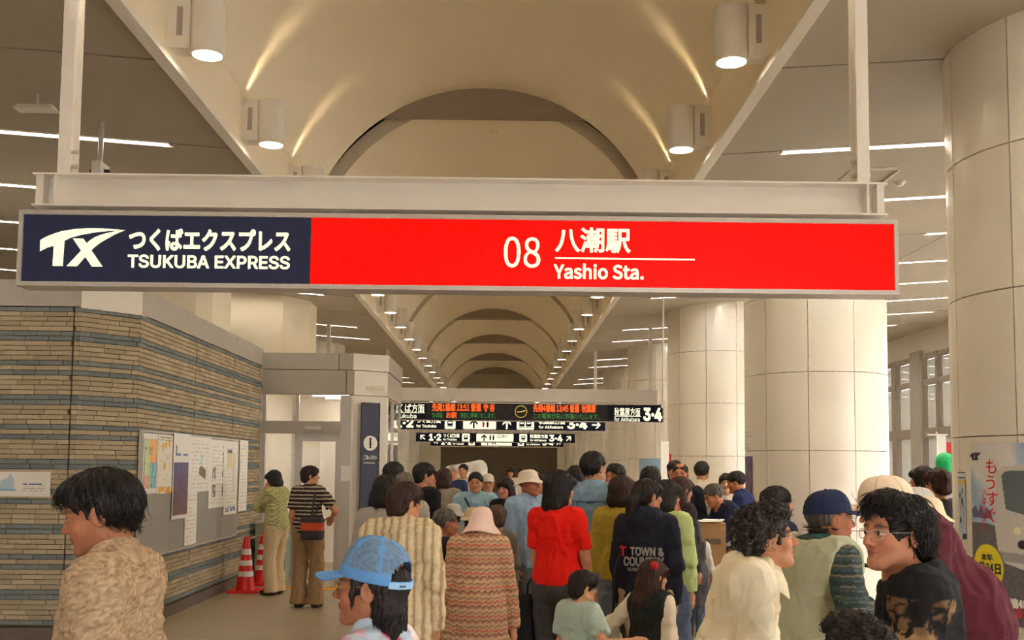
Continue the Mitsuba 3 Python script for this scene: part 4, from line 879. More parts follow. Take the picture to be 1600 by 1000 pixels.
def make_hat(cx, kind='cap', c=(230, 220, 205), band=None, tilt=0., brim=None, res=None, visor=(0, 0), lab=None, size=1., drop=0., yaw=0.):
    hc, Rh, s, W_ = cx['hc'], cx['Rh']@rz(math.radians(yaw))@rx(math.radians(tilt)), cx['s']*size, cx['W_']
    P = lambda q: W_(hc+(np.asarray(q, float)*s)@Rh.T)
    n = 72
    if kind == 'bucket':
        prof = brim or [(.0, .128), (.035, .127), (.062, .118), (.078, .098), (.088, .06), (.093, .042), (.098, .030), (.122, .012), (.136, .0)]
        t = np.arange(n)*2*PI/n; rings = []
        for i, (r, z) in enumerate(prof):
            fl = max(0, i-5)/3
            wob = 1+fl*(.03*np.sin(3*t+.6)+.03*np.sin(5*t)); zz_ = z+fl*(.006*np.sin(2*t+1)+.006*np.sin(3*t)) - drop*fl
            rings.append(np.stack([r*.94*wob*np.cos(t), -.012+r*1.14*wob*np.sin(t), zz_], 1))
        inner = [g*np.array([.965, .965, 1])-[0, 0, .004] for g in rings[::-1]]
        rr = rings+inner; v = np.vstack(rr); m = len(rr); i, j = np.meshgrid(np.arange(m-1), np.arange(n), indexing='ij'); j2 = (j+1) % n
        q = np.stack([i*n+j, i*n+j2, (i+1)*n+j2, (i+1)*n+j], -1).reshape(-1, 4); f = np.vstack([q[:, [0, 2, 1]], q[:, [0, 3, 2]]])
        col = np.tile(lin(c), (len(v), 1))*(.93+.14*fb(v*45, 2))[:, None]
        zq = v[:, 2]; col[(zq < .040) & (zq > .033)] *= .86
        v = v+((fb(v*18, 2)-.5)*.006)[:, None]*np.array([1, 1, .3])
        cx['emit']('hat', (v*s)@Rh.T+hc, f, col, 'vc_cloth', lab=lab)
    else:
        # six panel crown over the skull, front to +y
        m = 26; th = np.linspace(0, PI/2*.99, m)[::-1]; t = np.arange(n)*2*PI/n
        V = []
        for a in th:
            r = math.cos(a)**.75 if a < PI/2 else 0; z = math.sin(a)
            tall = .014 if kind == 'mesh' else 0.; V.append(np.stack([.084*r*np.cos(t), -.012+.107*r*np.sin(t), .030+(.100+tall)*z+.014*z*np.maximum(np.sin(t), 0)*r], 1))
        V = np.array(V); v = V.reshape(-1, 3); i, j = np.meshgrid(np.arange(m-1), np.arange(n), indexing='ij'); j2 = (j+1) % n
        q = np.stack([i*n+j, (i+1)*n+j, (i+1)*n+j2, i*n+j2], -1).reshape(-1, 4)
        ang = np.repeat(t[None], m, 0).reshape(-1); zz_ = v[:, 2]
        seam = np.minimum.reduce([np.abs(np.angle(np.exp(1j*(ang-a)))) for a in np.linspace(0, 2*PI, 7)[:-1]+PI/6])*np.linalg.norm(v[:, :2]+[0, .012], axis=1)
        col = np.tile(lin(c), (len(v), 1))*(.94+.12*fb(v*60, 2))[:, None]
        if kind == 'mesh':
            op = ((q // n)[:, 0] > 14) & (np.abs(np.angle(np.exp(1j*(ang[q].mean(1)+PI/2)))) < .62)
            zc_ = zz_[q].mean(1); ac = np.abs(np.angle(np.exp(1j*(ang[q].mean(1)+PI/2)))); hole = (ac < .74) & (zc_ > .042) & (zc_ < .042+.056*np.sqrt(np.clip(1-(ac/.74)**2, 0, 1)))
            q = q[~hole]
            net = (seam > .006) & (zz_ > .062) & (np.abs(np.angle(np.exp(1j*(ang-PI/2)))) > .1)
            pat_ = .5+.5*np.sign(np.sin(v[:, 2]*1500)*np.sin(ang*110))
            col[net] = (lin((108, 134, 164)))[None]*(.65+.7*nz(v[net]*260))[:, None]
        else: v = v-normals(v, np.vstack([q[:, [0, 1, 2]], q[:, [0, 2, 3]]]))*0; col[seam < .0022] *= .72
        f = np.vstack([q[:, [0, 1, 2]], q[:, [0, 2, 3]]])
        vin = (v-[0, -.012, .03])*.965+[0, -.012, .03]; nn = len(v)
        # open edges closed by joining outer and inner sheet
        e = np.sort(f[:, [0, 1, 1, 2, 2, 0]].reshape(-1, 2), 1); uq, ix, ct = np.unique(e, axis=0, return_index=True, return_counts=True); raw = f[:, [0, 1, 1, 2, 2, 0]].reshape(-1, 2)[ix[ct == 1]]
        side = np.vstack([np.stack([raw[:, 1], raw[:, 0], raw[:, 0]+nn], 1), np.stack([raw[:, 1], raw[:, 0]+nn, raw[:, 1]+nn], 1)])
        v2 = np.vstack([v, vin]); f2 = np.vstack([f, f[:, ::-1]+nn, side]); col2 = np.vstack([col, col*.8])
        em = lambda nm, v_, f_, c_, par=cx['key'], lb=None: cx['emit'](nm, (v_*s)@Rh.T+hc, f_, c_, 'vc_cloth', par, lb)
        hk = em('cap', v2, f2, col2, lb=lab)
        # visor: a curved plate
        a, bn = np.meshgrid(np.linspace(-1.05, 1.05, 25), np.linspace(0, 1, 9), indexing='ij')
        L0, vt = visor[0] or .075, visor[1]
        bx_ = .084*np.sin(a); by_ = -.012+.107*np.cos(a); ext_ = L0*bn*np.cos(a*.9)**.55
        vx, vy = bx_*(1+.02*bn), by_+ext_; vz = .034-.10*np.abs(bx_)**1.5*bn*4-ext_*math.tan(math.radians(vt))
        vv = np.stack([vx, vy, vz], -1).reshape(-1, 3); ni, nj = a.shape; i, j = np.meshgrid(np.arange(ni-1), np.arange(nj-1), indexing='ij')
        q = np.stack([i*nj+j, (i+1)*nj+j, (i+1)*nj+j+1, i*nj+j+1], -1).reshape(-1, 4); f = np.vstack([q[:, [0, 1, 2]], q[:, [0, 2, 3]]]); nn = len(vv)
        e = np.sort(f[:, [0, 1, 1, 2, 2, 0]].reshape(-1, 2), 1); uq, ix, ct = np.unique(e, axis=0, return_index=True, return_counts=True); raw = f[:, [0, 1, 1, 2, 2, 0]].reshape(-1, 2)[ix[ct == 1]]
        side = np.vstack([np.stack([raw[:, 1], raw[:, 0], raw[:, 0]+nn], 1), np.stack([raw[:, 1], raw[:, 0]+nn, raw[:, 1]+nn], 1)])
        em('visor', np.vstack([vv, vv-[0, 0, .004]]), np.vstack([f, f[:, ::-1]+nn, side]), np.tile(lin(band or c), (2*nn, 1))*(.95+.1*fb(np.vstack([vv, vv])*50, 2))[:, None], hk)
        bt_ = trimesh.creation.icosphere(2, .008); bt_.apply_scale((1, 1, .6)); bt_.apply_translation((0, -.012, .1305+(.014 if kind == 'mesh' else 0))); em('button', np.array(bt_.vertices), np.array(bt_.faces), np.tile(lin(c), (len(bt_.vertices), 1)), hk)
        if kind == 'mesh':
            t = np.linspace(-PI/2-.75, -PI/2+.75, 25); v = []
            for r_ in (1.0, .97):
                for z in (.024, .042): v.append(np.stack([.086*r_*np.cos(t), -.012+.110*r_*np.sin(t), 0*t+z], 1))
            v = np.vstack(v); k_ = len(t); i = np.arange(k_-1); f = []
            for p, q_ in ((0, 1), (1, 3), (3, 2), (2, 0)): f += [np.stack([p*k_+i, p*k_+i+1, q_*k_+i+1], 1), np.stack([p*k_+i, q_*k_+i+1, q_*k_+i], 1)]
            em('strap', v, np.vstack(f), np.tile(lin((156, 198, 236)), (len(v), 1)), hk)
            hs_ = cat(*[cyl((.087*math.cos(q), -.012+.111*math.sin(q), .033), (.0885*math.cos(q), -.012+.113*math.sin(q), .033), .0026, 8) for q in (-PI/2-.42, -PI/2-.34, -PI/2-.26)]); em('strap_hole', np.array(hs_.vertices), np.array(hs_.faces), np.tile(lin((30, 40, 60)), (len(hs_.vertices), 1)), hk)
# cloth patterns: colour per point from the body's own measures
def pl(*cs): return [lin(c) for c in cs]
def stripes_h(a, b, step, duty=.5, off=0.):
    A, B = pl(a, b)
    return lambda v, n, J: np.where((((v[:, 2]+off)/step) % 1 < duty)[:, None], A, B)
def stripes_v(a, b, step, duty=.4, c=None):
    A, B = pl(a, b)
    def fn(v, n, J):
        x = v[:, 0]+.35*v[:, 1]; t = (x/step) % 1; col = np.where((t < duty)[:, None], A, B)
        if c is not None: col = np.where((np.abs(t-.75) < .05)[:, None], lin(c), col)
        return col*(.94+.12*fb(v*50, 2))[:, None]
    return fn
def zigzag(cols, step, amp, wl_):
    Cs = np.array(pl(*cols))
    def fn(v, n, J):
        ph = ((v[:, 0]+.4*v[:, 1])/wl_) % 1; z = v[:, 2]+amp*np.abs(ph-.5)*2+.004*(fb(v*30, 2)-.5); k = (np.floor(z/step).astype(int)) % len(Cs); return Cs[k]*(.85+.3*nz(v*170))[:, None]
    return fn
def speckle(a, b, f=90, c=None):
    A, B = pl(a, b)
    def fn(v, n, J):
        t = np.clip((fb(v*np.array([f, f, f*1.6]), 3)-.3)*2.2, 0, 1)[:, None]; return A*(1-t)+B*t
    return fn
def blotch(base, cols, f=14, th=.56):
    Bc = lin(base); Cs = pl(*cols)
    def fn(v, n, J):
        out = np.tile(Bc, (len(v), 1))
        for i, c in enumerate(Cs): w_ = np.clip((fb(v*f+7*i, 3, 11+i)-th)*14, 0, 1)[:, None]; out = out*(1-w_)+w_*c
        return out
    return fn
def knit(a, b, f=.028):
    A, B = pl(a, b)
    def fn(v, n, J):
        x = v[:, 0]+.5*v[:, 1]; t = (np.sin(x/f*2*PI)*np.sin(v[:, 2]/f*2*PI) > .1)[:, None]; return np.where(t, A, B)
    return fn
# ------------------------------------------------------------------ the crowd
BLK, BRN, DBR = (30, 24, 22), (58, 36, 28), (44, 30, 25)
def strap_bag(cx, c=(38, 36, 40), flap=None, side=1, pos=(.2, -.03, .62), size=(.06, .15, .13), strap=(36, 32, 34), over=1, label='shoulder bag'):
    J, u = cx['J'], cx['u']; p = np.array(pos)*u*np.array([side, 1, 1]); b = Solid(); b.rbox(p, np.array(size)*u, .03*u, k=.01)
    v, f = b.mesh(.012); col = np.tile(lin(c), (len(v), 1))
    if flap is not None: col[(v[:, 2] > p[2]-.02*u) & (v[:, 2] < p[2]+size[2]*u*.55)] = lin(flap)
    k = cx['emit']('bag', v, f, col, 'vc_cloth', lab=label)
    if strap is None:
        m = tube([p+np.array([0, y_, z_])*u for y_, z_ in ((-.08, size[2]*.9), (-.07, size[2]+.07), (0, size[2]+.11), (.07, size[2]+.07), (.08, size[2]*.9))], .008*u, 8); cx['emit']('handle', np.array(m.vertices), np.array(m.faces), np.tile(lin(c), (len(m.vertices), 1)), 'vc_cloth', k); return
    S = cx['T_']((side*over*.10, -.02, .47)); a, b_ = p+np.array([0, size[1]*u*.6, size[2]*u*.9]), p-np.array([0, size[1]*u*.6, -size[2]*u*.9])
    m = tube([a, a*.5+S*.5+np.array([side*.035*u, .07*u, 0]), S+np.array([0, .02, .012]), b_*.5+S*.5+np.array([side*.035*u, -.09*u, 0]), b_], .011*u, 8); cx['emit']('strap', np.array(m.vertices), np.array(m.faces), np.tile(lin(strap), (len(m.vertices), 1)), 'vc_cloth', k)
def cross_strap(c):
    def fn(cx):
        u = cx['u']; P = lambda x, y, z: cx['T_']((x, y, z))
        m = tube([P(.13, -.0, .47), P(.10, .085, .42), P(.04, .125, .32), P(-.04, .135, .2), P(-.13, .10, .06)], .010*u, 8); cx['emit']('strap', np.array(m.vertices), np.array(m.faces), np.tile(lin(c), (len(m.vertices), 1)), 'vc_cloth')
    return fn
def back_text(rows, col):
    def fn(cx):
        u = cx['u']
        for s, z, h, w_, cc in rows:
            m = flat(text(s, h, font='sans', bold=.05, px=56, width=w_), .004); v = m.vertices.copy(); x = v[:, 0]-w_/2+(-.13 if s == 'T' else .02 if s == 'TOWN &' else 0)
            # laid on the back of the garment
            y = -.128*u-.01+.55*x*x
            q = np.stack([x, y-v[:, 2], v[:, 1]+z*u], 1); cx['emit']('lettering', q, np.array(m.faces), np.tile(lin(cc), (len(q), 1)), 'vc_cloth')
    return fn
tiger_base = blotch((22, 20, 20), [(150, 118, 82), (110, 82, 58)], 13, .52)
def tiger_sleeves(v, n, J):
    c = np.tile(lin((24, 24, 26)), (len(v), 1)); u = J['u']; arm = np.full(len(v), 9.)
    for a in (-1, 1):
        S, E_, W = J['AR'][a]
        for p, q in ((S, E_), (E_, W)):
            d = q-p; t = np.clip((v-p)@d/(d@d), 0, 1); arm = np.minimum(arm, np.linalg.norm(v-p-t[:, None]*d, axis=1))
    sd = np.abs(v[:, 0]) > J['sw']*.86; m = (arm < .085*u) & sd & (v[:, 2] < J['to'][2]+.40*u)
    t = tiger_base(v, n, J); e = np.abs(fb(v*26, 3, 4)-.5) < .055; t[e] = lin((26, 22, 20)); c[m] = t[m]; return c
def happi(v, n, J):
    c = np.tile(lin((28, 32, 56)), (len(v), 1)); u = J['u']; S, E_, W = J['AR'][-1]
    for a in (-1, 1):
        S, E_, W = J['AR'][a]; d = np.linalg.norm(v-(E_*.3+W*.7), axis=1); m = d < .085*u; zz_ = ((v@np.array([20., 20, 34])) % 1) < .3; c[m] = lin((230, 150, 30)); c[m & zz_] = lin((26, 26, 30))
    return c
def denim(v, n, J):
    c = np.tile(lin((132, 158, 182)), (len(v), 1))*(.85+.3*fb(v*np.array([30, 30, 12]), 3))[:, None]; u = J['u']; q = (v-J['to'])@J['Rt']/u
    for z in (.355,): c[(np.abs(q[:, 2]-z-.05*np.abs(q[:, 0])) < .006) & (np.abs(q[:, 0]) < .17)] = lin((62, 78, 100))
    for x in (-.10, .10): c[(np.abs(q[:, 0]-x*(1-.25*(q[:, 2] < .0))) < .004) & (q[:, 2] < .36) & (q[:, 2] > .02)] = lin((70, 88, 112))
    c[(q[:, 2] < .035) & (q[:, 2] > .028)] = lin((66, 84, 108)); return c
def jeans(c0): return lambda v, n, J: np.tile(lin(c0), (len(v), 1))*(.8+.35*fb(v*np.array([22, 22, 9]), 3))[:, None]
def polo(v, n, J):
    A, B, C_ = pl((58, 72, 70), (44, 58, 58), (124, 104, 84)); t = (v[:, 2]/.036) % 1; c = np.where((t < .5)[:, None], A, B); c = np.where((np.abs(t-.5) < .05)[:, None], C_, c); c = np.where((np.abs(t-.02) < .03)[:, None], lin((92, 104, 96)), c)
    c[np.linalg.norm((v-J['neck'])*[1, 1, 1.4], axis=1) < .115*J['u']] = lin((50, 92, 84)); return c
def blouse(v, n, J): return np.tile(lin((236, 224, 194)), (len(v), 1))*(.95+.09*fb(v*np.array([9, 9, 4]), 2))[:, None]
def colour_wash(v, n, J): return blotch((176, 196, 214), [(206, 168, 188), (140, 96, 150), (236, 226, 226), (168, 40, 60)], 11, .58)(v, n, J)
near = dict(near=True)
# nearest five and the dark head below them
person('man in a mottled beige shirt passing close to the brick wall, head bowed', -1.035, 2.78, 98, H=1.605, sex='m', res=.009, hres=.0035, skin=(168, 110, 80), hair=dict(s='tuft', c=(26, 20, 19), res=.0032), top=dict(c=speckle((196, 170, 138), (130, 102, 74), 100), collar=1.1, points=1, e=.022, hem=.72, flare=.0, res=.007, fold=.010), legs=dict(c=(70, 62, 56)), head=(2, -13, 0), near=True, twist=-6, w=1.08, belly=.03, shut=True)
person('person in a blue mesh cap and gold glasses with their back to us', -.305, 2.52, 78, H=1.425, sex='f', res=.009, hres=.0032, skin=(160, 104, 76), hair=dict(s='undercaplong', c=(30, 22, 22), res=.003, amp=.8), hat=dict(kind='mesh', c=(96, 150, 208), tilt=7, yaw=-17, visor=(.085, 16), size=1.06, lab='blue mesh trucker cap with a snap strap'), top=dict(c=colour_wash, e=.018, res=.007, collar=.6), over=None, legs=dict(c=(60, 60, 70)), head=(3, 2, 0), near=True, glasses='gold', fat=.3, lips=(150, 70, 60))
person('elderly woman with permed hair in a cream blouse, facing the navy cap', .765, 3.5, -97, H=1.54, sex='f', res=.008, hres=.0035, skin=(200, 142, 108), hair=dict(s='perm', c=(36, 28, 26), grey=.15, res=.0036), top=dict(c=blouse, collar=.8, points=1, e=.020, hem=.70, flare=.03, res=.007, fold=.011), legs=dict(c=(60, 56, 54)), lean=13, hunch=.08, head=(0, 6, 0), near=True, age=1., w=.94, belly=.04, arms=(((-.2, .10, .72), (-.4, -1, 0)), ((.21, .12, .74), (.4, -1, 0))))
def vest_man_extra(cx): pass
person('man in a navy cap and pale green vest over a striped teal polo', 1.215, 4.05, -68, H=1.565, sex='m', res=.008, hres=.0038, skin=(166, 104, 74), hair=dict(s='crew', c=(60, 52, 48), grey=.3, res=.004), hat=dict(kind='cap', c=(34, 42, 70), tilt=4, visor=(.07, 10), size=1.0, lab='navy baseball cap'), top=dict(c=polo, sleeve='long', collar=1.0, points=1, cc=(48, 84, 78), e=.020, res=.007), over=dict(c=(170, 172, 146), sleeve='none', e=.026, hem=.66, flare=.03, res=.008, name='vest', fold=.007, scoop=1.75), legs=dict(c=(84, 84, 80)), lean=8, hunch=.06, head=(-16, 0, 0), near=True, age=.8, glasses='alu_dark', belly=.1, arms=(((-.12, .34, 1.02), (-.4, -.6, -.8)), ((.15, .16, 1.13), (.7, -.6, -.7))), hand_res=.005, curl=1.2)
person('woman with rimless glasses in a black top with tiger print sleeves', 1.215, 2.92, 72, H=1.575, sex='f', res=.0075, hres=.0032, skin=(190, 130, 98), hair=dict(s='perm', c=(28, 23, 23), grey=.0, res=.0032, amp=.6, swept=1, lift=.7), top=dict(c=tiger_sleeves, e=.020, res=.006, hem=.74, scoop=1.2), legs=dict(c=(40, 40, 44)), lean=6, hunch=.06, head=(36, 2, 0), near=True, age=.6, glasses='alu', fat=.1, w=1.0, belly=.06, bust=.5, arms=(((-.19, .16, .76), (-.4, -1, 0)), ((.2, .16, .8), (.5, -1, 0))), lips=(160, 84, 76))
person('short person with curly dark hair, only the crown showing before the vest and tiger sleeve', .82, 2.36, 40, H=1.28, sex='f', res=.012, hres=.005, hair=dict(s='perm', c=(34, 26, 24), res=.0042), top=dict(c=(40, 38, 42)), legs=dict(c=(50, 50, 54)))
person('stooping man in a maroon jumper and cream cap behind the woman with glasses', 1.98, 4.35, 84, H=1.725, sex='m', res=.010, hres=.006, skin=(196, 132, 98), hair=dict(s='crew', c=(120, 110, 104), grey=.6), hat=dict(kind='cap', c=(226, 204, 178), tilt=6, visor=(.07, 12), size=1.1, lab='cream cap'), top=dict(c=(84, 32, 42), collar=.8, e=.026, res=.009, hem=.62, flare=.03), legs=dict(c=(60, 56, 54)), lean=30, hunch=.12, head=(0, -14, 0), arms=(((-.22, .25, .62), (-.4, -1, 0)), ((.22, .25, .62), (.4, -1, 0))), belly=.1)
person('person in a cream sun hat half hidden behind the maroon jumper', 2.20, 5.3, 30, H=1.475, sex='f', res=.012, hair=dict(s='undercap', c=(60, 50, 46)), hat=dict(kind='bucket', c=(226, 208, 176), size=1.1), top=dict(c=(120, 96, 84)), legs=dict(c=(70, 66, 64)))
person('person in a white cap with a small red mark, behind the sun hat', 2.58, 6.3, 50, H=1.515, sex='m', res=.014, hair=dict(s='crew', c=(60, 54, 50)), hat=dict(kind='cap', c=(228, 226, 222)), top=dict(c=(196, 190, 182)), legs=dict(c=(70, 70, 74)))
person('person with brown hair and a dark grey top beside the poster column', 3.32, 7.75, 20, H=1.64, sex='f', res=.014, hair=dict(s='mop', c=(64, 38, 28)), top=dict(c=(64, 62, 66), sleeve='short'), legs=dict(c=(60, 62, 72)))
person('black haired person in a pale top near the windows, under the balloon', 3.72, 9.0, 50, H=1.66, sex='f', res=.016, hair=dict(s='bobshort', c=BLK), top=dict(c=(214, 206, 196)), legs=dict(c=(70, 66, 64)))
# children
person('small boy in a pale mint T-shirt holding out his hand to the girl', .425, 5.4, -52, H=1.06, w=.88, sex='m', res=.008, hres=.006, hs=1.13, skin=(214, 158, 120), hair=dict(s='mop', c=(34, 26, 23)), top=dict(c=(176, 194, 184), sleeve='short', e=.028, hem=.62, flare=.02, res=.008), legs=dict(c=(50, 40, 44), kind='trousers'), head=(-18, -6, 0), arms=((None, None), ((.44, .16, 1.14), (.2, -.8, -.6))), hand_res=.006)
person('small girl in a dark pinafore and white sleeves with a red hair tie', .80, 5.42, -40, H=1.12, w=.9, sex='f', res=.008, hres=.006, hs=1.12, skin=(214, 158, 120), hair=dict(s='long', c=(58, 36, 28)), top=dict(c=(238, 226, 204), sleeve='long', e=.02, res=.008, hem=.7), over=dict(c=knit((34, 38, 38), (42, 46, 46), .03), sleeve='none', e=.026, hem=.40, flare=.06, name='pinafore', res=.009), legs=dict(c=(220, 206, 186), ankle=.04), head=(-25, -4, 0), arms=(((-.36, .06, .98), None), (None, None)),
       extra=lambda cx: [cx['emit']('hair_tie', np.array(m.vertices), np.array(m.faces), np.tile(lin((200, 40, 50)), (len(m.vertices), 1)), 'vc_cloth', cx['hair']) for m in [trimesh.creation.icosphere(2, .022).apply_translation(cx['hc']+cx['Rh']@np.array([.07, -.05, .085])*cx['s'])]])
# the middle of the crowd
def red_bag(cx): strap_bag(cx, (28, 28, 30), None, -1, (.21, .05, .66), (.05, .14, .16), strap=None, label='black handbag')
person('woman in a bright red T-shirt and charcoal jeans with a black bag', .37, 6.5, -30, H=1.60, sex='f', res=.009, hres=.006, hair=dict(s='bob', c=(26, 21, 20)), top=dict(c=(226, 30, 20), sleeve='short', e=.010, hem=.90, res=.008), legs=dict(c=jeans((74, 72, 74)), e=.012), head=(-26, 0, 0), w=.95, arms=(((-.20, .10, .80), None), ((.19, .12, .80), (.6, -1, 0))), extra=red_bag, hand_res=.007, bust=.5)
person('stooped woman in a pink sun hat and rust zigzag jacket, back to us', -.125, 5.9, -6, H=1.425, sex='f', res=.009, hres=.006, hair=dict(s='undercap', c=(40, 32, 30)), hat=dict(kind='bucket', c=(226, 194, 180), size=1.12, tilt=-6, brim=[(.0, .132), (.03, .131), (.054, .122), (.069, .102), (.077, .07), (.084, .04), (.094, .015), (.120, -.022), (.138, -.048)], lab='pink bucket sun hat'), top=dict(c=zigzag([(176, 92, 74), (186, 152, 118), (150, 118, 92), (196, 160, 126), (172, 130, 100), (140, 92, 74), (184, 148, 114)], .011, .012, .040), e=.024, hem=.60, flare=.07, res=.007, collar=.7), legs=dict(c=(104, 82, 76)), lean=14, hunch=.12, head=(0, -8, 0), arms=(((-.27, .10, .60), (-.6, -1, 0)), ((.25, .12, .66), (.6, -1, 0))), w=.98, hand_res=.007)
person('person in a loose beige striped shirt, back to us, beside the blue cap', -.53, 5.45, -18, H=1.55, sex='m', res=.009, hres=.006, hair=dict(s='mop', c=(52, 33, 27), grey=.0), top=dict(c=stripes_v((172, 146, 106), (214, 194, 158), .046, .34, (226, 210, 180)), e=.022, hem=.72, flare=.03, collar=.9, points=1, res=.008, fold=.010), legs=dict(c=(120, 108, 92)), head=(-34, 2, 0), w=1.05, hunch=.04, lean=5)
person('woman in a navy hoodie with COUNTRY on the back and khaki trousers', .93, 6.5, -18, H=1.555, sex='f', res=.009, hres=.006, hair=dict(s='tail', c=(36, 26, 24)), top=dict(c=(34, 36, 50), e=.018, hem=.80, flare=.01, res=.008, collar=1.2, hood=1), legs=dict(c=(188, 166, 132), e=.016), head=(-46, 0, 0), extra=lambda cx: (back_text([('TOWN &', 1.13, .046, .21, (150, 148, 150)), ('COUNTRY', 1.06, .052, .25, (140, 138, 142)), ('SURF DESIGNS', 1.025, .020, .2, (120, 120, 124)), ('T', 1.125, .052, .045, (190, 36, 44))], None)(cx), strap_bag(cx, (30, 30, 36), None, -1, (.2, -.06, .56), (.06, .14, .12), label='black shoulder bag')))
person('woman in a mustard jumper with short brown hair, beside the hoodie', .87, 7.35, -26, H=1.565, sex='f', res=.010, hres=.008, hair=dict(s='bobshort', c=(50, 33, 27)), top=dict(c=(172, 150, 56), e=.016, hem=.86, scoop=.8, collar=.5), legs=dict(c=jeans((120, 128, 136))), head=(-30, 0, 0), w=1.05)
person('tall man in a faded denim jacket and beige trousers, back to us', .70, 7.7, -14, H=1.745, sex='m', res=.010, hres=.007, hair=dict(s='short', c=(26, 22, 21)), top=dict(c=denim, e=.026, hem=.93, collar=1.1, points=1, res=.009), legs=dict(c=(206, 184, 148), e=.02), head=(-30, 4, 0), arms=((None, None), ((.16, .26, 1.30), (.8, -.2, -.6))), hand_res=.009)
person('man in a white bucket hat and pale blue shirt looking to the windows', .24, 8.6, -140, H=1.60, sex='m', res=.010, hres=.006, skin=(176, 110, 80), hair=dict(s='crew', c=(70, 60, 56)), hat=dict(kind='bucket', c=(236, 222, 204), size=.97, tilt=7, lab='white bucket hat'), top=dict(c=(150, 174, 200), e=.024, hem=.80, collar=1.0, points=1, res=.009), legs=dict(c=(96, 96, 102)), head=(10, 0, 0), hs=1.02, hand_res=.009, age=.8)
person('girl in a lime green long sleeved top behind the hoodie', 1.13, 7.0, -34, H=1.54, sex='f', res=.010, hres=.008, hair=dict(s='bobshort', c=BLK), top=dict(c=(192, 208, 140), e=.020, hem=.84), legs=dict(c=(90, 100, 120)), head=(-30, 0, 0), hand_res=.008)
person('child in a grey vest and white sleeves with faded jeans before the table', 1.66, 8.85, -20, H=1.16, sex='f', res=.010, hres=.008, hs=1.15, hair=dict(s='long', c=BLK), top=dict(c=(232, 230, 226), sleeve='half', e=.016), over=dict(c=(96, 92, 94), sleeve='none', e=.02, hem=.62), legs=dict(c=jeans((122, 142, 164))), shoes=(214, 208, 200), arms=((None, None), ((.25, .16, .70), None)))
person('man with tousled black hair looking past the denim jacket', 1.0, 8.9, 160, H=1.66, sex='m', res=.013, hres=.009, skin=(188, 122, 88), hair=dict(s='short', c=BLK), top=dict(c=(132, 146, 172), collar=1.), legs=dict(c=(80, 84, 96)), head=(-20, 0, 0))
person('person with black hair in a cream top just behind the red T-shirt', .70, 9.5, 0, H=1.64, sex='f', res=.016, hair=dict(s='bobshort', c=BLK), top=dict(c=(214, 190, 150)), legs=dict(c=(70, 66, 64)))
person('person with black hair rising behind the hoodie woman', 1.18, 8.05, -10, H=1.635, sex='m', res=.014, hair=dict(s='short', c=BLK), top=dict(c=(170, 60, 40)), legs=dict(c=(70, 70, 80)))
person('woman with long brown hair in a dark top leaning to the table', 1.44, 8.5, -58, H=1.56, sex='f', res=.012, hres=.009, hair=dict(s='long', c=(62, 38, 28)), top=dict(c=(52, 44, 50)), legs=dict(c=(50, 48, 54)), head=(-10, -8, 0), lean=8)
# staff round the table
person('balding man in glasses and a dark suit behind the table', 1.93, 11.0, 165, H=1.67, sex='m', res=.013, hres=.008, skin=(192, 118, 84), hair=dict(s='balding', c=BLK), top=dict(c=(30, 30, 42), collar=.6, e=.024, name='jacket'), legs=dict(c=(40, 40, 48)), glasses='alu_dark', hs=1.08, fat=.5, w=1.12)
person('man in a white shirt with thinning hair turned away behind the table', 2.33, 11.85, -30, H=1.71, sex='m', res=.014, hair=dict(s='short', c=(40, 32, 28)), top=dict(c=(232, 222, 200), collar=1.), legs=dict(c=(60, 60, 66)))
person('woman with dark hair peering over the balding man', 2.13, 12.5, 150, H=1.72, sex='f', res=.016, hair=dict(s='bobshort', c=BLK), top=dict(c=(50, 40, 40)), legs=dict(c=(60, 56, 56)))
person('young woman with long hair in a pale top next to the purple poster', 2.5, 11.35, 165, H=1.575, sex='f', res=.014, hres=.009, hair=dict(s='long', c=(48, 32, 28)), top=dict(c=blotch((224, 216, 200), [(190, 176, 160)], 18)), legs=dict(c=(80, 76, 76)), skin=(222, 172, 140))
person('grey haired man in a navy festival coat bending over the table to write', 2.50, 10.2, 98, H=1.62, sex='m', res=.011, hres=.008, skin=(190, 122, 86), hair=dict(s='short', c=(46, 40, 38), grey=.35), top=dict(c=happi, e=.028, hem=.66, name='festival_coat'), legs=dict(c=(50, 50, 60)), lean=46, head=(0, -24, 0), arms=(((-.14, .62, .98), (-.6, -.4, -.8)), ((.16, .60, .96), (.6, -.4, -.8))), hand_res=.009, curl=.8)
person('man with black hair in a navy jacket bent over beside the writing man', 2.64, 10.75, 62, H=1.62, sex='m', res=.012, hres=.009, skin=(190, 120, 84), hair=dict(s='short', c=BLK), top=dict(c=(38, 48, 88), collar=.8), legs=dict(c=(50, 52, 62)), lean=16, head=(10, -16, 0))
person('person in a navy jacket just behind the cream blouse', 1.64, 6.1, -80, H=1.52, sex='m', res=.012, hair=dict(s='short', c=BLK), top=dict(c=(30, 34, 58), e=.03), legs=dict(c=(50, 52, 62)))
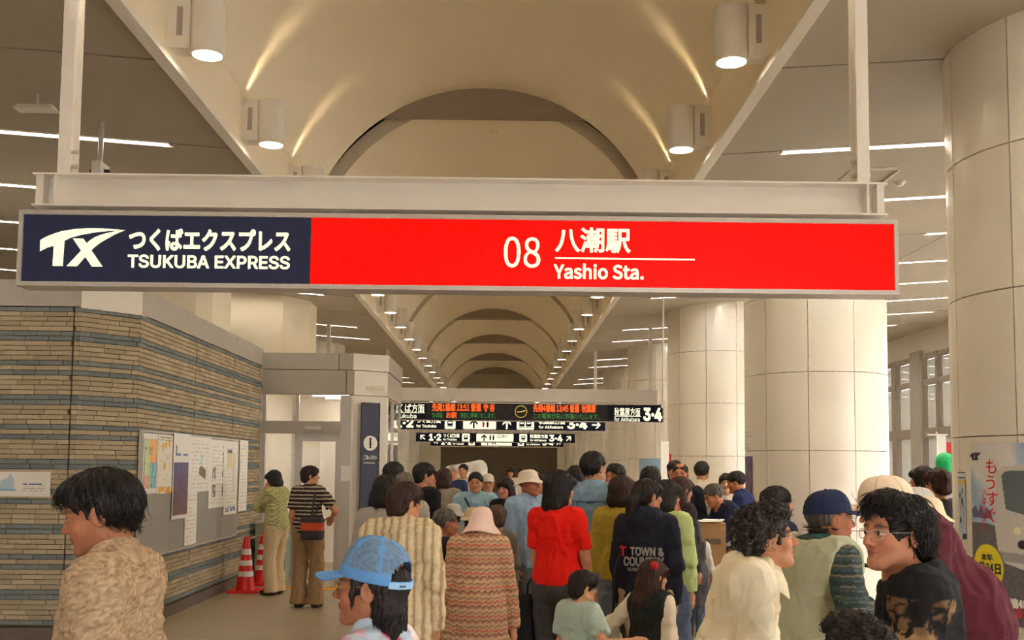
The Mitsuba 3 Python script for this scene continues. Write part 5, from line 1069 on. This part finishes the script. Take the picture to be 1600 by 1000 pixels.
# by the booth
def stripe_bag(cx): strap_bag(cx, (62, 56, 60), (186, 74, 48), 1, (.13, -.20, .92), (.13, .06, .13), (58, 50, 54), .9, label='grey and orange shoulder bag')
person('woman in a black and beige striped top with an orange flapped bag', -2.17, 11.75, -12, H=1.615, sex='f', res=.009, hres=.007, hair=dict(s='mop', c=(38, 26, 24)), top=dict(c=stripes_h((44, 38, 40), (176, 160, 140), .044, .62), sleeve='short', e=.016, hem=.84, res=.008, collar=.5), legs=dict(c=(150, 120, 88), e=.02, ankle=.075), head=(-62, 2, 0), arms=((None, None), ((.20, .22, 1.02), (.9, -.4, -.5))), extra=stripe_bag, hand_res=.009)
person('woman in a green checked cardigan and beige trousers with a hand at her face', -2.78, 12.9, 62, H=1.56, sex='f', res=.009, hres=.007, hair=dict(s='bobshort', c=(32, 26, 25)), top=dict(c=knit((188, 184, 128), (148, 144, 98), .045), e=.024, hem=.86, res=.008, collar=.7), legs=dict(c=(196, 170, 134), e=.02, ankle=.07), head=(10, -14, 0), arms=(((-.03, .17, 1.36), (-.15, .5, -1)), ((-.04, .20, 1.12), (.3, .2, -1))), hand_res=.009, lean=4)
# further down the hall
person('person in navy with black hair close to the information pillar', -.98, 9.4, -30, H=1.66, sex='m', res=.014, hair=dict(s='mop', c=BLK), top=dict(c=(32, 36, 56)), legs=dict(c=(50, 52, 62)))
person('grey haired person in a light grey top ahead of the striped shirt', -.78, 8.4, -14, H=1.57, sex='m', res=.014, hair=dict(s='short', c=(80, 68, 60), grey=.5), top=dict(c=(176, 166, 152)), legs=dict(c=(70, 66, 64)))
person('person with a black bob in pale grey, third head ahead of the striped shirt', -.775, 7.0, -10, H=1.56, sex='f', res=.014, hair=dict(s='bobshort', c=BLK), top=dict(c=(160, 152, 144)), legs=dict(c=(60, 58, 58)))
person('man in a black shirt with black hair turned toward the hall', -.74, 9.9, -38, H=1.655, sex='m', res=.013, hres=.009, hair=dict(s='mop', c=BLK), top=dict(c=(32, 32, 38), sleeve='half'), legs=dict(c=(40, 40, 46)), head=(-30, 0, 0))
person('woman with black hair and a pale face looking back from down the hall', -.92, 14.2, 170, H=1.56, sex='f', res=.016, hres=.010, hair=dict(s='bobshort', c=BLK), top=dict(c=(200, 160, 140)), legs=dict(c=(60, 56, 60)))
person('woman in a taupe cardigan and black skirt walking away', -.63, 11.6, -4, H=1.60, sex='f', res=.012, hres=.009, hair=dict(s='bobshort', c=(56, 36, 30)), top=dict(c=(142, 130, 116), e=.018, hem=.90), legs=dict(c=(30, 30, 36), kind='trousers'), arms=(((-.27, .04, .84), None), ((.30, .0, .82), None)))
person('white haired man in a navy shirt walking toward us', -.74, 16.2, 175, H=1.65, sex='m', res=.016, hres=.012, hair=dict(s='short', c=(170, 164, 158), grey=.9), top=dict(c=(44, 54, 92)), legs=dict(c=(44, 50, 74)), skin=(196, 130, 96))
person('man in a beige shirt carrying something yellow beside the white haired man', -.62, 17.4, 165, H=1.67, sex='m', res=.018, hres=.012, hair=dict(s='short', c=BLK), top=dict(c=(190, 176, 156)), legs=dict(c=(60, 60, 74)))
person('man in a light blue shirt with a dark strap across his chest', -.25, 10.6, 176, H=1.565, sex='m', res=.011, hres=.008, hair=dict(s='short', c=BLK), top=dict(c=(152, 184, 200), e=.03, hem=.72, collar=.8), legs=dict(c=(90, 96, 110)), extra=cross_strap((44, 46, 60)), fat=.4)
person('person in a pale cap just behind the light blue shirt', -.14, 12.0, 180, H=1.54, sex='m', res=.016, hair=dict(s='crew', c=BLK), hat=dict(kind='cap', c=(214, 204, 190)), top=dict(c=(96, 120, 160)), legs=dict(c=(60, 62, 74)))
person('woman in black with a red collar facing us behind the white bucket hat', .06, 10.3, 150, H=1.51, sex='f', res=.013, hres=.009, hair=dict(s='bobshort', c=BLK), top=dict(c=(34, 32, 36), collar=.5), legs=dict(c=(40, 40, 46)), skin=(206, 140, 110))
person('person in a lilac top behind the man in the white bucket hat', .50, 12.6, 170, H=1.53, sex='f', res=.016, hair=dict(s='short', c=BLK), top=dict(c=(186, 172, 196)), legs=dict(c=(70, 68, 80)))
person('distant woman in white near the dark shutter', .24, 23.0, 170, H=1.62, sex='f', res=.022, hair=dict(s='bobshort', c=BLK), top=dict(c=(214, 202, 190)), legs=dict(c=(60, 60, 66)))
person('distant man in a cream top beside the woman in white', .48, 24.2, 160, H=1.58, sex='m', res=.022, hair=dict(s='short', c=BLK), top=dict(c=(200, 180, 160)), legs=dict(c=(60, 60, 66)))
person('distant person in brown furthest down the hall', .95, 27.0, 180, H=1.62, sex='f', res=.024, hair=dict(s='bobshort', c=DBR), top=dict(c=(140, 110, 96)), legs=dict(c=(60, 60, 66)))
person('child in a grey sun hat before the light blue shirt', -.42, 9.4, 10, H=1.26, sex='m', res=.014, hs=1.12, hair=dict(s='undercap', c=BLK), hat=dict(kind='bucket', c=(186, 180, 170)), top=dict(c=(150, 146, 130)), legs=dict(c=(70, 70, 74)))
person('child in a beige sun hat behind the pink hat', -.235, 8.75, 0, H=1.25, sex='f', res=.014, hs=1.12, hair=dict(s='undercap', c=BLK), hat=dict(kind='bucket', c=(206, 182, 148)), top=dict(c=(160, 152, 130)), legs=dict(c=(70, 70, 74)))
person('child with brown hair behind the crown of the pink hat', -.02, 8.3, 0, H=1.29, sex='f', res=.014, hs=1.12, hair=dict(s='mop', c=(84, 60, 48)), top=dict(c=(120, 112, 100)), legs=dict(c=(70, 70, 74)))
person('elderly man in black seated in a wheelchair', -.42, 7.7, -72, H=1.62, sex='m', res=.012, hres=.008, skin=(178, 112, 82), hair=dict(s='crew', c=(64, 56, 52), grey=.4), top=dict(c=(30, 30, 34), e=.03, hem=.0), legs=dict(c=(34, 34, 40)), seat=.46, feet=((-.1, .50, .08), (.1, .50, .08)), arms=(((-.2, .28, .70), None), ((.2, .28, .70), None)), head=(0, -6, 0))
# ------------------------------------------------------------------ small things
WCX, WCY = -.42, 7.7
wc = thing('wheelchair', 'dark folding wheelchair under the seated man in black', 'wheelchair')
def wrot(m, a=math.radians(-72)):
    m = m.copy(); m.apply_transform(trimesh.transformations.rotation_matrix(a, (0, 0, 1))); m.apply_translation((WCX, WCY, 0)); return m
put('seat', wrot(bx(-.21, .21, -.14, .34, .40, .425)), 'black', wc); put('backrest', wrot(bx(-.21, .21, -.235, -.215, .46, .90)), 'black', wc)
for a in (-1, 1):
    w_ = put('wheel', wrot(cat(tube([(a*.29, -.05+.29*math.cos(t), .305+.29*math.sin(t)) for t in np.linspace(0, 2*PI, 37)], .014, 8), *[cyl((a*.29, -.05, .305), (a*.29, -.05+.28*math.cos(t), .305+.28*math.sin(t)), .003, 5) for t in np.linspace(0, 2*PI, 13)[:-1]])), 'rubber', wc)
    put('hub', wrot(cyl((a*.22, -.05, .305), (a*.31, -.05, .305), .025, 12)), 'alu', wc)
    put('caster', wrot(cyl((a*.2-.015, .40, .075), (a*.2+.015, .40, .075), .07, 16)), 'rubber', wc)
    put('side_frame', wrot(cat(tube([(a*.23, -.36, .93), (a*.23, -.24, .92), (a*.23, -.23, .42), (a*.23, .36, .42), (a*.21, .42, .16)], .012, 8), tube([(a*.24, -.22, .63), (a*.24, .18, .63), (a*.24, .24, .42)], .012, 8))), 'alu', wc)
    put('footrest', wrot(bx(a*.12-.08, a*.12+.08, .44, .60, .06, .075)), 'black', wc)
# traffic cones and bars
def cone(x, y, s, lab, grp='traffic cones'):
    c = thing('traffic_cone', lab, 'traffic cone', None)
    prof = [(.02, .69), (.032, .695), (.036, .68), (.115, .05), (.125, .03), (.0, .03)]
    put('body', lathe([(r*s, z*s) for r, z in prof], 28, (x, y, 0)), 'cone_red', c, smooth=40); b = put('base', bx(x-.19*s, x+.19*s, y-.19*s, y+.19*s, 0, .035*s), 'cone_red', c)
    for z0, z1 in ((.47, .54), (.335, .40), (.20, .265)):
        r0, r1 = (.036+(.68-z0)/.63*.079+.003)*s, (.036+(.68-z1)/.63*.079+.003)*s
        put('reflective_band', lathe([(r0, z0*s), (r1, z1*s)], 28, (x, y, 0)), 'white', c, smooth=40)
cone(-3.2, 13.12, 1.0, 'red traffic cone with white bands, nearer of the two beside the brick wall'); cone(-3.18, 13.95, 1.0, 'red traffic cone with white bands, farther of the two beside the brick wall'); cone(3.05, 9.35, 1.15, 'red and white traffic cone against the big cream column')
def bar(a, b, lab, n=11):
    t = thing('barrier_bar', lab, 'barrier'); a, b = np.array(a), np.array(b)
    for i in range(n): put('segment', cyl(a+(b-a)*i/n, a+(b-a)*(i+1)/n, .017, 10), 'black' if i % 2 else 'gold', t)
mat('yellow', (226, 178, 40), .5)
for k_ in ('bar',): pass
bar((3.08, 9.30, .80), (3.62, 8.4, .68), 'black and yellow bar sloping from the cone to the column', 13); bar((-3.2, 13.17, .66), (-3.18, 13.90, .66), 'black and yellow bar between the two cones by the brick wall', 15)
# green box and pipe rail inside the corner by the booth
gb = thing('green_bin', 'dull green box with a bent pipe rail by the booth glass', 'box')
mat('dull_green', (132, 140, 122), .6)
put('body', bx(-3.40, -2.98, 14.42, 14.85, 0, .78), 'dull_green', gb); put('lid', bx(-3.42, -2.96, 14.40, 14.87, .78, .81), 'grey_panel', gb); put('rail', tube([(-3.30, 14.3, 0), (-3.30, 14.3, .58), (-3.26, 14.3, .62), (-2.9, 14.3, .62)], .022, 10), 'alu', gb)
of = thing('orange_flag', 'small orange cloth hanging behind the beige trousers', 'flag')
put('cloth', bx(-2.62, -2.55, 13.9, 13.92, .50, .66), 'orange', of); put('pole', cyl((-2.63, 13.91, 0), (-2.63, 13.91, .72), .008, 8), 'alu', of)
# table with a carton, papers
tb = thing('folding_table', 'grey folding table with a carton and papers on it', 'table')
put('table_top', bx(1.86, 2.72, 9.28, 9.88, .69, .72), 'table_grey', tb); put('apron', bx(1.90, 2.68, 9.31, 9.33, .62, .69), 'alu_dark', tb)
for x in (1.94, 2.64):
    for y in (9.34, 9.82): put('leg', cyl((x, y, 0), (x, y, .69), .014, 10), 'alu_dark', tb)
bxx = thing('carton', 'brown cardboard carton standing on the folding table', 'box')
put('body', bx(1.83, 2.07, 9.42, 9.72, .72, 1.10), 'cardboard', bxx); put('tape', bx(1.93, 1.97, 9.415, 9.725, 1.098, 1.103), 'gold', bxx) if 0 else None
put('lettering', stand(flat(tx('受付箱', 1.865, .92, .04, .16, bold=.04)), 0, 9.418, 0), 'skirt', bxx); put('flap', hexa([(1.83, 9.42, 1.10), (2.07, 9.42, 1.10), (2.07, 9.56, 1.115), (1.83, 9.56, 1.115), (1.83, 9.42, 1.104), (2.07, 9.42, 1.104), (2.07, 9.56, 1.119), (1.83, 9.56, 1.119)]), 'cardboard', bxx)
for i, (x, y, z, a) in enumerate([(1.9, 9.5, 1.12, .2), (1.98, 9.58, 1.125, -.3), (2.25, 9.5, .722, .1), (2.5, 9.6, .722, .5)]):
    m = bx(-.1, .1, -.14, .14, 0, .004); m.apply_transform(trimesh.transformations.rotation_matrix(a, (0, 0, 1))); m.apply_translation((x, y, z))
    k = put('paper_sheet', m, 'paper'); tag(k, ['white sheet of paper on the carton, nearer of two', 'white sheet of paper on the carton, farther of two', 'white sheet of paper on the table next to the carton', 'white sheet of paper on the table under the writing man'][i], 'paper')
cp = put('white_cup', lathe([(.0, .722), (.03, .722), (.04, .80), (.036, .80), (.027, .727), (0, .727)], 20, (2.2, 9.38, 0)), 'white', smooth=40); tag(cp, 'small white cup on the table edge', 'cup')
# balloon
bl = thing('balloon', 'green balloon on a string near the windows', 'balloon')
bm = trimesh.creation.icosphere(3, .088); v = np.array(bm.vertices); v[:, 2] = np.where(v[:, 2] < 0, v[:, 2]*1.25, v[:, 2]*1.05); bm = trimesh.Trimesh(v+[4.09, 9.4, 1.68], bm.faces, process=False)
put('skin', bm, 'balloon_rubber', bl, smooth=True); put('knot', cyl((4.09, 9.4, 1.55), (4.09, 9.4, 1.575), .02, 10, .006), 'balloon_rubber', bl); put('string', cyl((4.09, 9.4, 0), (4.09, 9.4, 1.56), .002, 5), 'white', bl)
# banners by the columns
fl_ = thing('nobori_banner', 'tall white and red banner on a pole in front of the fourth column', 'banner')
put('cloth', bx(2.66, 2.78, 16.9, 16.905, 1.25, 2.05), 'white', fl_); put('edge', bx(2.785, 2.82, 16.9, 16.905, 1.25, 1.85), 'red', fl_); put('pole', cyl((2.65, 16.9, 0), (2.65, 16.9, 2.1), .012, 8), 'white', fl_); put('base', cyl((2.65, 16.9, 0), (2.65, 16.9, .05), .18, 20), 'grey_panel', fl_)
fr = thing('nobori_banner', 'narrow white and red banner at the windows beside the poster column', 'banner')
put('cloth', bx(4.24, 4.32, 9.9, 9.905, 1.3, 1.95), 'white', fr); put('edge', bx(4.325, 4.42, 9.9, 9.905, 1.55, 1.88), 'cone_red', fr); put('pole', cyl((4.23, 9.9, 0), (4.23, 9.9, 1.98), .010, 8), 'white', fr); put('arm', cyl((4.14, 9.9, 1.95), (4.34, 9.9, 1.95), .008, 8), 'white', fr); put('base', cyl((4.23, 9.9, 0), (4.23, 9.9, .05), .15, 20), 'grey_panel', fr)
# draped white sheet and stand far down the hall
wd = thing('draped_stand', 'pale sheet draped over a stand before the dark shutter', 'stand')
b = Solid(); b.rbox((-.85, 21.2, .75), (.22, .25, .75), .05); b.cone((-1.05, 21.2, 1.52), (-.42, 21.2, 1.62), .10, .12, .1); b.ell((-.42, 21.2, 1.5), (.16, .2, .2), k=.1); b.half((0, 0, .0), (0, 0, -1)); v, f = b.mesh(.03); put('sheet', (v, f), 'paper', wd, smooth=True); put('foot', bx(-1.08, -.62, 20.95, 21.45, 0, .03), 'grey_panel', wd)
# printed sheets
def printed(fn, w_, h_, step, place):
    nx, ny = max(2, int(w_/step)+1), max(2, int(h_/step)+1); gx, gz = np.meshgrid(np.linspace(0, w_, nx), np.linspace(0, h_, ny), indexing='ij')
    col = fn(gx.ravel(), gz.ravel()); v = place(gx.ravel(), gz.ravel()); i, j = np.meshgrid(np.arange(nx-1), np.arange(ny-1), indexing='ij')
    q = np.stack([i*ny+j, (i+1)*ny+j, (i+1)*ny+j+1, i*ny+j+1], -1).reshape(-1, 4)
    return mikit.ply((v, np.vstack([q[:, [0, 1, 2]], q[:, [0, 2, 3]]])), 'vc_print', True, color=np.clip(col, 0, 1))
def paint(n, base): return np.tile(lin(base), (n, 1))
def inside(x, z, poly):
    p = np.asarray(poly, float); r = np.zeros(len(x), bool); j = len(p)-1
    for i in range(len(p)):
        a, b = p[i], p[j]; c = ((a[1] > z) != (b[1] > z)); 
        with np.errstate(divide='ignore', invalid='ignore'): r ^= c & (x < (b[0]-a[0])*(z-a[1])/(b[1]-a[1]+1e-12)+a[0])
        j = i
    return r
def lines(c, x, z, x0, x1, z0, z1, step, col, cut=.5, seed=0):
    m = (x > x0) & (x < x1) & (z > z0) & (z < z1) & (((z-z0)/step) % 1 < .45) & (nz(np.stack([x/step*1.3, np.floor((z-z0)/step), 0*x+seed], 1), 3) > cut*.6); c[m] = lin(col)
# notice board and its sheets, on the brick side wall (x: along the wall toward the booth)
NB0, NB1, NBX = 9.90, 13.52, BXS+.012
nb = thing('notice_board', 'grey notice board on the brick wall covered in paper notices', 'notice board')
for i in range(4):
    a = NB0+(NB1-NB0)*i/4; put('panel', bx(NBX, NBX+.02, a+.003, a+(NB1-NB0)/4-.003, .70, 1.91), 'grey_board', nb)
put('frame', cat(bx(NBX, NBX+.03, NB0-.025, NB0, .68, 1.93), bx(NBX, NBX+.03, NB1, NB1+.02, .68, 1.93), bx(NBX, NBX+.03, NB0, NB1, .68, .70), bx(NBX, NBX+.03, NB0, NB1, 1.91, 1.93)), 'alu', nb)
def notice(name, y0, y1, z0, z1, fn, lab, x=None, step=.006, kind='poster', j=0):
    X = (NBX+.023 if x is None else x)+.0015*j
    d = printed(lambda a, b: fn(a, b, y1-y0, z1-z0), y1-y0, z1-z0, step, lambda a, b: np.stack([0*a+X+.004*fb(np.stack([a*3, b*3, 0*a+j], 1), 2), y0+a, z0+b], 1))
    k = put(name, d, None); tag(k, lab, kind); return k
def s_map(x, z, w, h):
    c = paint(len(x), (232, 230, 226)); m = (x > .04) & (x < w-.03) & (z > .05) & (z < h-.05); t = fb(np.stack([x*9, z*9, 0*x], 1), 3, 5)
    c[m] = lin((206, 220, 168)); c[m & (x > w*.45) & (z > h*.5)] = lin((236, 178, 110)); c[m & (x+.3*z > w*.62) & (z < h*.52)] = lin((136, 196, 206)); c[m & (z < h*.3) & (x < w*.4)] = lin((236, 176, 164)); c[m & (np.abs(t-.5) < .02)] = lin((110, 120, 110)); c[m & ((x < .05) | (x > w-.04))] = lin((60, 50, 50)); return c
def s_yellow(x, z, w, h):
    c = paint(len(x), (236, 230, 218)); t = fb(np.stack([x*14, z*14, 0*x], 1), 3, 8)
    for a, b, r in ((.3, .8, .035), (.5, .83, .035), (.72, .85, .035), (.45, .47, .035)): c[(x-w*a)**2+(z-h*b)**2 < r*r] = lin((226, 178, 40))
    c[(z < h*.12) & (x > .04) & (t > .45)] = lin((228, 176, 70)); c[(np.abs(t-.5) < .012) & (z > h*.2)] = lin((176, 160, 150)); lines(c, x, z, .05, w-.05, h*.9, h*.96, .025, (120, 110, 110)); return c
def s_photo(x, z, w, h):
    c = paint(len(x), (238, 236, 234)); m = (x > .03) & (x < w-.03) & (z > .04) & (z < h*.66); t = fb(np.stack([x*22, z*22, 0*x], 1), 3, 2); f_ = np.clip(z/(h*.66), 0, 1)
    A, B = lin((120, 86, 84)), lin((84, 76, 128)); cc = A[None]*(1-f_[:, None])+B[None]*f_[:, None]; c[m] = (cc*(.7+.6*t)[:, None])[m]; lines(c, x, z, .1, w-.06, h*.74, h*.80, .05, (96, 110, 170)); c[(x > .08) & (x < .11) & (z > h*.74) & (z < h*.86)] = lin((60, 60, 90)); return c
def s_text(seed, pic=None, col=(120, 116, 116), foot=None):
    def fn(x, z, w, h):
        c = paint(len(x), (238, 236, 232)); lines(c, x, z, w*.1, w*.9, h*.06, h*.94, .045, (214, 210, 206), .62, seed)
        if pic == 'train':
            c[inside(x, z, [(w*.45, h*.32), (w*.75, h*.22), (w*.78, h*.40), (w*.55, h*.48), (w*.45, h*.44)])] = lin((112, 104, 96)); c[inside(x, z, [(w*.5, h*.5), (w*.56, h*.5), (w*.62, h*.66), (w*.56, h*.7)])] = lin((150, 206, 214))
        if pic == 'cols':
            for zz0, zz1 in ((.42, .60), (.16, .34)): m = (x > w*.2) & (x < w*.42) & (z > h*zz0) & (z < h*zz1); c[m & (nz(np.stack([x*90, z*50, 0*x], 1), 4) > .42)] = lin((70, 66, 66))
            c[(np.abs(x-w*.85) < .02) & (nz(np.stack([x*9, z*26, 0*x], 1), 7) > .55)] = lin((60, 58, 62))
        if pic == 'plan':
            m = (x > w*.2) & (x < w*.55) & (z > h*.62) & (z < h*.88); c[m] = lin((222, 206, 160)); c[m & (np.abs(z-h*.86) < .02)] = lin((110, 96, 80)); c[(np.abs(x-w*.7) < w*.1) & (z > h*.3) & (z < h*.85)] = lin((218, 212, 200))
        if foot: m = (z > h*.04) & (z < h*.10) & (x > w*.12) & (x < w*.9); c[m & (nz(np.stack([x*60, z*30, 0*x], 1), 5) > .4)] = lin(foot)
        return c
    return fn
notice('poster', 9.93, 10.36, 1.31, 1.90, s_map, 'coloured route map, nearest sheet on the notice board', j=0)
notice('poster', 10.365, 10.84, 1.30, 1.90, s_yellow, 'pale notice with yellow spots next to the route map', j=1)
notice('poster', 10.82, 11.38, 1.02, 1.93, s_photo, 'tall poster with a purple and brown photograph', x=NBX+.034)
notice('poster', 11.30, 11.74, .71, 1.33, s_text(3), 'long plain white sheet hanging below the others', j=2)
notice('poster', 11.385, 12.24, 1.29, 1.91, s_text(5, 'train'), 'wide white notice with a small train picture', j=4)
notice('poster', 12.20, 12.90, 1.08, 1.90, s_text(7, 'cols'), 'white notice with small dark pictures in columns', j=1)
notice('poster', 12.86, 13.50, .97, 1.90, s_text(9, 'plan', foot=(80, 100, 170)), 'white notice with a beige plan and a blue footer', j=2)
notice('poster', 13.72, 14.16, .98, 1.93, s_text(11), 'pale sheet on the bricks past the end of the notice board', x=BXS+.006)
# poster on the front of the brick office
def s_front(x, z, w, h):
    c = paint(len(x), (236, 232, 228)); ox = w-.53
    c[inside(x, z, [(ox+.02, .06), (ox+.20, .06), (ox+.20, .16), (ox+.16, .21), (ox+.14, .17), (ox+.09, .15), (ox+.05, .09)])] = lin((186, 208, 222)); c[(z > .05) & (z < .065) & (x > ox+.01) & (x < ox+.22)] = lin((130, 170, 200))
    lines(c, x, z, ox+.28, ox+.45, .105, .125, .03, (52, 84, 130), .2, 2); lines(c, x, z, ox+.28, ox+.48, .05, .095, .02, (170, 168, 170), .5, 4); return c
d = printed(lambda a, b: s_front(a, b, .85, .225), .85, .225, .004, lambda a, b: np.stack([-4.93+a, 0*a+BYF-.010, 1.295+b], 1)); k = put('poster', d, None); tag(k, 'wide white poster on the brick front with a pale blue building and small print', 'poster')
# information sign on the pillar, and a paper on the post
ang = math.atan2(PYC-BY, PX1-PX0); ux, uy = math.cos(ang), math.sin(ang); WL_ = math.hypot(PX1-PX0, PYC-BY)
isg = thing('information_sign', 'tall navy sign with a white i in a circle on the booth pillar', 'sign')
def on_pillar(m, a, z, off): return stand(m, PX0+ux*a+uy*off, BY+uy*a-ux*off, z, ang)
put('panel', on_pillar(flat(rect(0, 0, .27, 2.42), .05), .10, .10, .062), 'navy_dull', isg); put('edge', on_pillar(flat(rect(.27, 0, .285, 2.42), .055), .10, .10, .065), 'skirt', isg)
cir = sbox(-.001, -.001, .001, .001).buffer(.108, quad_segs=12); ii = text('i', .135, font='sans', bold=.03); ii = affinity.translate(ii, -(ii.bounds[2])/2, -.066)
put('disc', on_pillar(flat(cir, .003), .235, 1.93, .116), 'white', isg); put('letter', on_pillar(flat(ii, .003), .235, 1.93, .120), 'navy', isg)
put('lettering', on_pillar(flat(text('ごあんない', .05, width=.21, px=40, bold=.02), .003), .13, 1.70, .116), 'white', isg); put('lettering', on_pillar(flat(text('Information', .032, font='sans', width=.18, px=40), .003), .13, 1.63, .116), 'white', isg)
pp = put('paper_notice', stand(flat(rect(0, 0, .15, .22), .003), -2.30, BY-.012, 1.38), 'paper'); tag(pp, 'blank sheet of paper taped to the booth post', 'paper')
# posters on the columns
def wrap(x, y, r, a0):  # arc length along the surface -> angle, measured from -y toward +x
    def f(a, b, off=0.): t = a0+a/r; return np.stack([x+(r+off)*np.sin(t), y-(r+off)*np.cos(t), b], 1)
    return f
def bend(m, W, a, z, off): v = m.vertices; q = W(v[:, 0]+a, v[:, 1]+z, off); n_ = W(v[:, 0]+a, v[:, 1]+z, off+1)-q; return trimesh.Trimesh(q+n_*v[:, 2:3], m.faces, process=False)
C1 = (COLX, COLY)
W1 = wrap(*C1, COLR+.004, math.radians(-90.5)); PW, PB, PT = 1.15, .72, 1.765
def s_train(x, z):
    h = PT-PB; w = PW; f_ = z/h; c = paint(len(x), (150, 176, 206)); t = fb(np.stack([x*4, z*4, 0*x], 1), 3, 3)
    sky_ = np.clip((t-.42)*4+(.35-x)*1.6, 0, 1)[:, None]; c = c*(1-sky_)+lin((226, 224, 222))*sky_
    c[z < h*.55-.25*np.maximum(0, x-.15)] = lin((92, 86, 86)); g = (z < h*.5) & (nz(np.stack([x*60, z*60, 0*x], 1), 3) > .5) & (z < h*.55-.25*np.maximum(0, x-.15)); c[g] = lin((100, 94, 92))
    m = inside(x, z, [(.0, h*.62), (.02, h*.58), (.18, h*.58), (.17, h*.62), (.13, h*.64), (.12, h*.60), (.09, h*.66), (.07, h*.61), (.04, h*.65)]); c[m] = lin((96, 88, 112))
    body = inside(x+.085, z, [(.30, h*.84), (.34, h*.87), (.62, h*.89), (1.1, h*.90), (1.3, h*.9), (1.3, h*.30), (1.0, h*.22), (.66, h*.22), (.50, h*.30), (.34, h*.34), (.30, h*.40), (.28, h*.55)]); c[body] = lin((206, 200, 192))
    c[inside(x+.085, z, [(.335, h*.82), (.36, h*.845), (.66, h*.86), (1.2, h*.87), (1.2, h*.585), (.62, h*.585), (.50, h*.60), (.36, h*.635)])] = lin((92, 100, 100)); c[inside(x+.085, z, [(.54, h*.86), (.60, h*.865), (.64, h*.60), (.58, h*.6)])] = lin((70, 74, 74))
    c[inside(x+.085, z, [(.30, h*.40), (1.2, h*.36), (1.2, h*.32), (.34, h*.345)])] = lin((150, 146, 140)); c[(x+.085-.455)**2+(z-h*.445)**2 < .026**2] = lin((40, 38, 38)); c[(x+.085-.43)**2+(z-h*.52)**2 < .022**2] = lin((240, 232, 190)); c[inside(x+.085, z, [(.62, h*.30), (1.0, h*.30), (1.0, h*.24), (.7, h*.24)])] = lin((60, 56, 56))
    m = (z < h*.115) & (z > h*.045) & (x > .14); c[m] = lin((176, 62, 60)); c[m & (((x/.045) % 1) < .22)] = lin((90, 80, 78)); c[(z > h*.125) & (z < h*.13) & (x > .1)] = lin((150, 146, 144)); return c
tp = thing('train_poster', 'large railway poster with a white train, on the column nearest the camera', 'poster')
put('sheet', printed(s_train, PW, PT-PB, .005, lambda a, b: W1(a+.10, b+PB)), None, tp)
for nm, shp, a, z, m in (('emblem', affinity.translate(emblem(0, 0, .00022), .155, .0), 0, 1.69, 'navy'), ('badge', affinity.scale(sbox(-.001, -.001, .001, .001).buffer(.125, quad_segs=14), .92, 1.08), .235, 1.035, 'gold'),):
    if nm == 'badge': put('badge_rim', bend(flat(affinity.scale(shp, 1.05, 1.05), .002), W1, a, z, .0015), 'joint', tp); mat('badge_yellow', (226, 206, 30), .5); m = 'badge_yellow'
    k_ = put(nm, bend(flat(shp, .002), W1, a, z, .003), m, tp)
for s_, a, z, h_, w_, m, b_ in (('本年', .190, 1.08, .032, .09, 'black', .03), ('8月24日', .135, 1.01, .05, .20, 'black', .03), ('開業', .190, .95, .034, .09, 'black', .03), ('秋葉原', .20, .838, .018, .055, 'white', .03), ('最速45分', .345, .83, .04, .20, 'white', .06)):
    put('lettering', bend(flat(text(s_, h_, width=w_, bold=b_, px=48), .0015), W1, a, z, .0055), m, tp)
put('arrow', bend(flat(arrow(.29, .85, .06, 90), .0015), W1, 0, 0, .003), 'white', tp)
for i, ch in enumerate('もうすぐ'): put('lettering', bend(flat(text(ch, .07, px=48), .0015), W1, .245, 1.595-.095*i, .003), 'red', tp)
for i, ch in enumerate('つくばエクスプレス'): put('lettering', bend(flat(text(ch, .025, px=36), .0015), W1, .205, 1.47-.028*i, .003), 'cone_red', tp)
def s_small(x, z):
    c = paint(len(x), (176, 202, 210)); h = .41; c[(z > .37) | (z < .035)] = lin((228, 228, 226)); c[(z < .035) & (x > .055)] = lin((52, 56, 84)); c[((z > .372) & (z < .378)) | (z > .404)] = lin((52, 56, 84)); c[(z > .33) & (z < .365)] = lin((206, 180, 110))
    t = fb(np.stack([x*40, z*26, 0*x], 1), 3, 6); c[(t > .6) & (z > .07) & (z < .31) & (np.abs(x-.05) < .03)] = lin((50, 46, 54)); c[(t < .38) & (z > .07) & (z < .25) & (np.abs(x-.055) < .025)] = lin((200, 90, 150)); return c
d = printed(s_small, .105, .41, .004, lambda a, b: W1(a-.075+.0, b+1.185)); k = put('poster', d, None); tag(k, 'small narrow pale blue poster next to the train poster', 'poster')
W2 = wrap(COLX, COLY+BAY, COLR+.004, math.radians(-98))
d = printed(lambda a, b: s_photo(a, b+.04, .4, 1.9), .3, 1.0, .008, lambda a, b: W2(a, b+.75)); k = put('poster', d, None); tag(k, 'dark purple poster on the edge of the second column', 'poster')
d = printed(lambda a, b: s_text(21)(a, b, .3, .25), .3, .25, .008, lambda a, b: W2(a, b+1.82)); k = put('poster', d, None); tag(k, 'white notice above the purple poster on the second column', 'poster')
W4 = wrap(COLX, COLY+3*BAY, COLR+.004, math.radians(-50))
def s_arch(x, z):
    c = paint(len(x), (150, 178, 206)); m = inside(x, z, [(.06, .0), (.06, .36), (.2, .46), (.42, .46), (.5, .36), (.5, .0)]); c[m] = lin((112, 116, 116)); c[m & (((z/.05) % 1) < .3)] = lin((140, 140, 134)); c[(z < .12)] = lin((96, 104, 76)); return c
d = printed(s_arch, .55, .62, .012, lambda a, b: W4(a, b+1.2)); k = put('poster', d, None); tag(k, 'blue poster with a grey arch on the fourth column', 'poster')
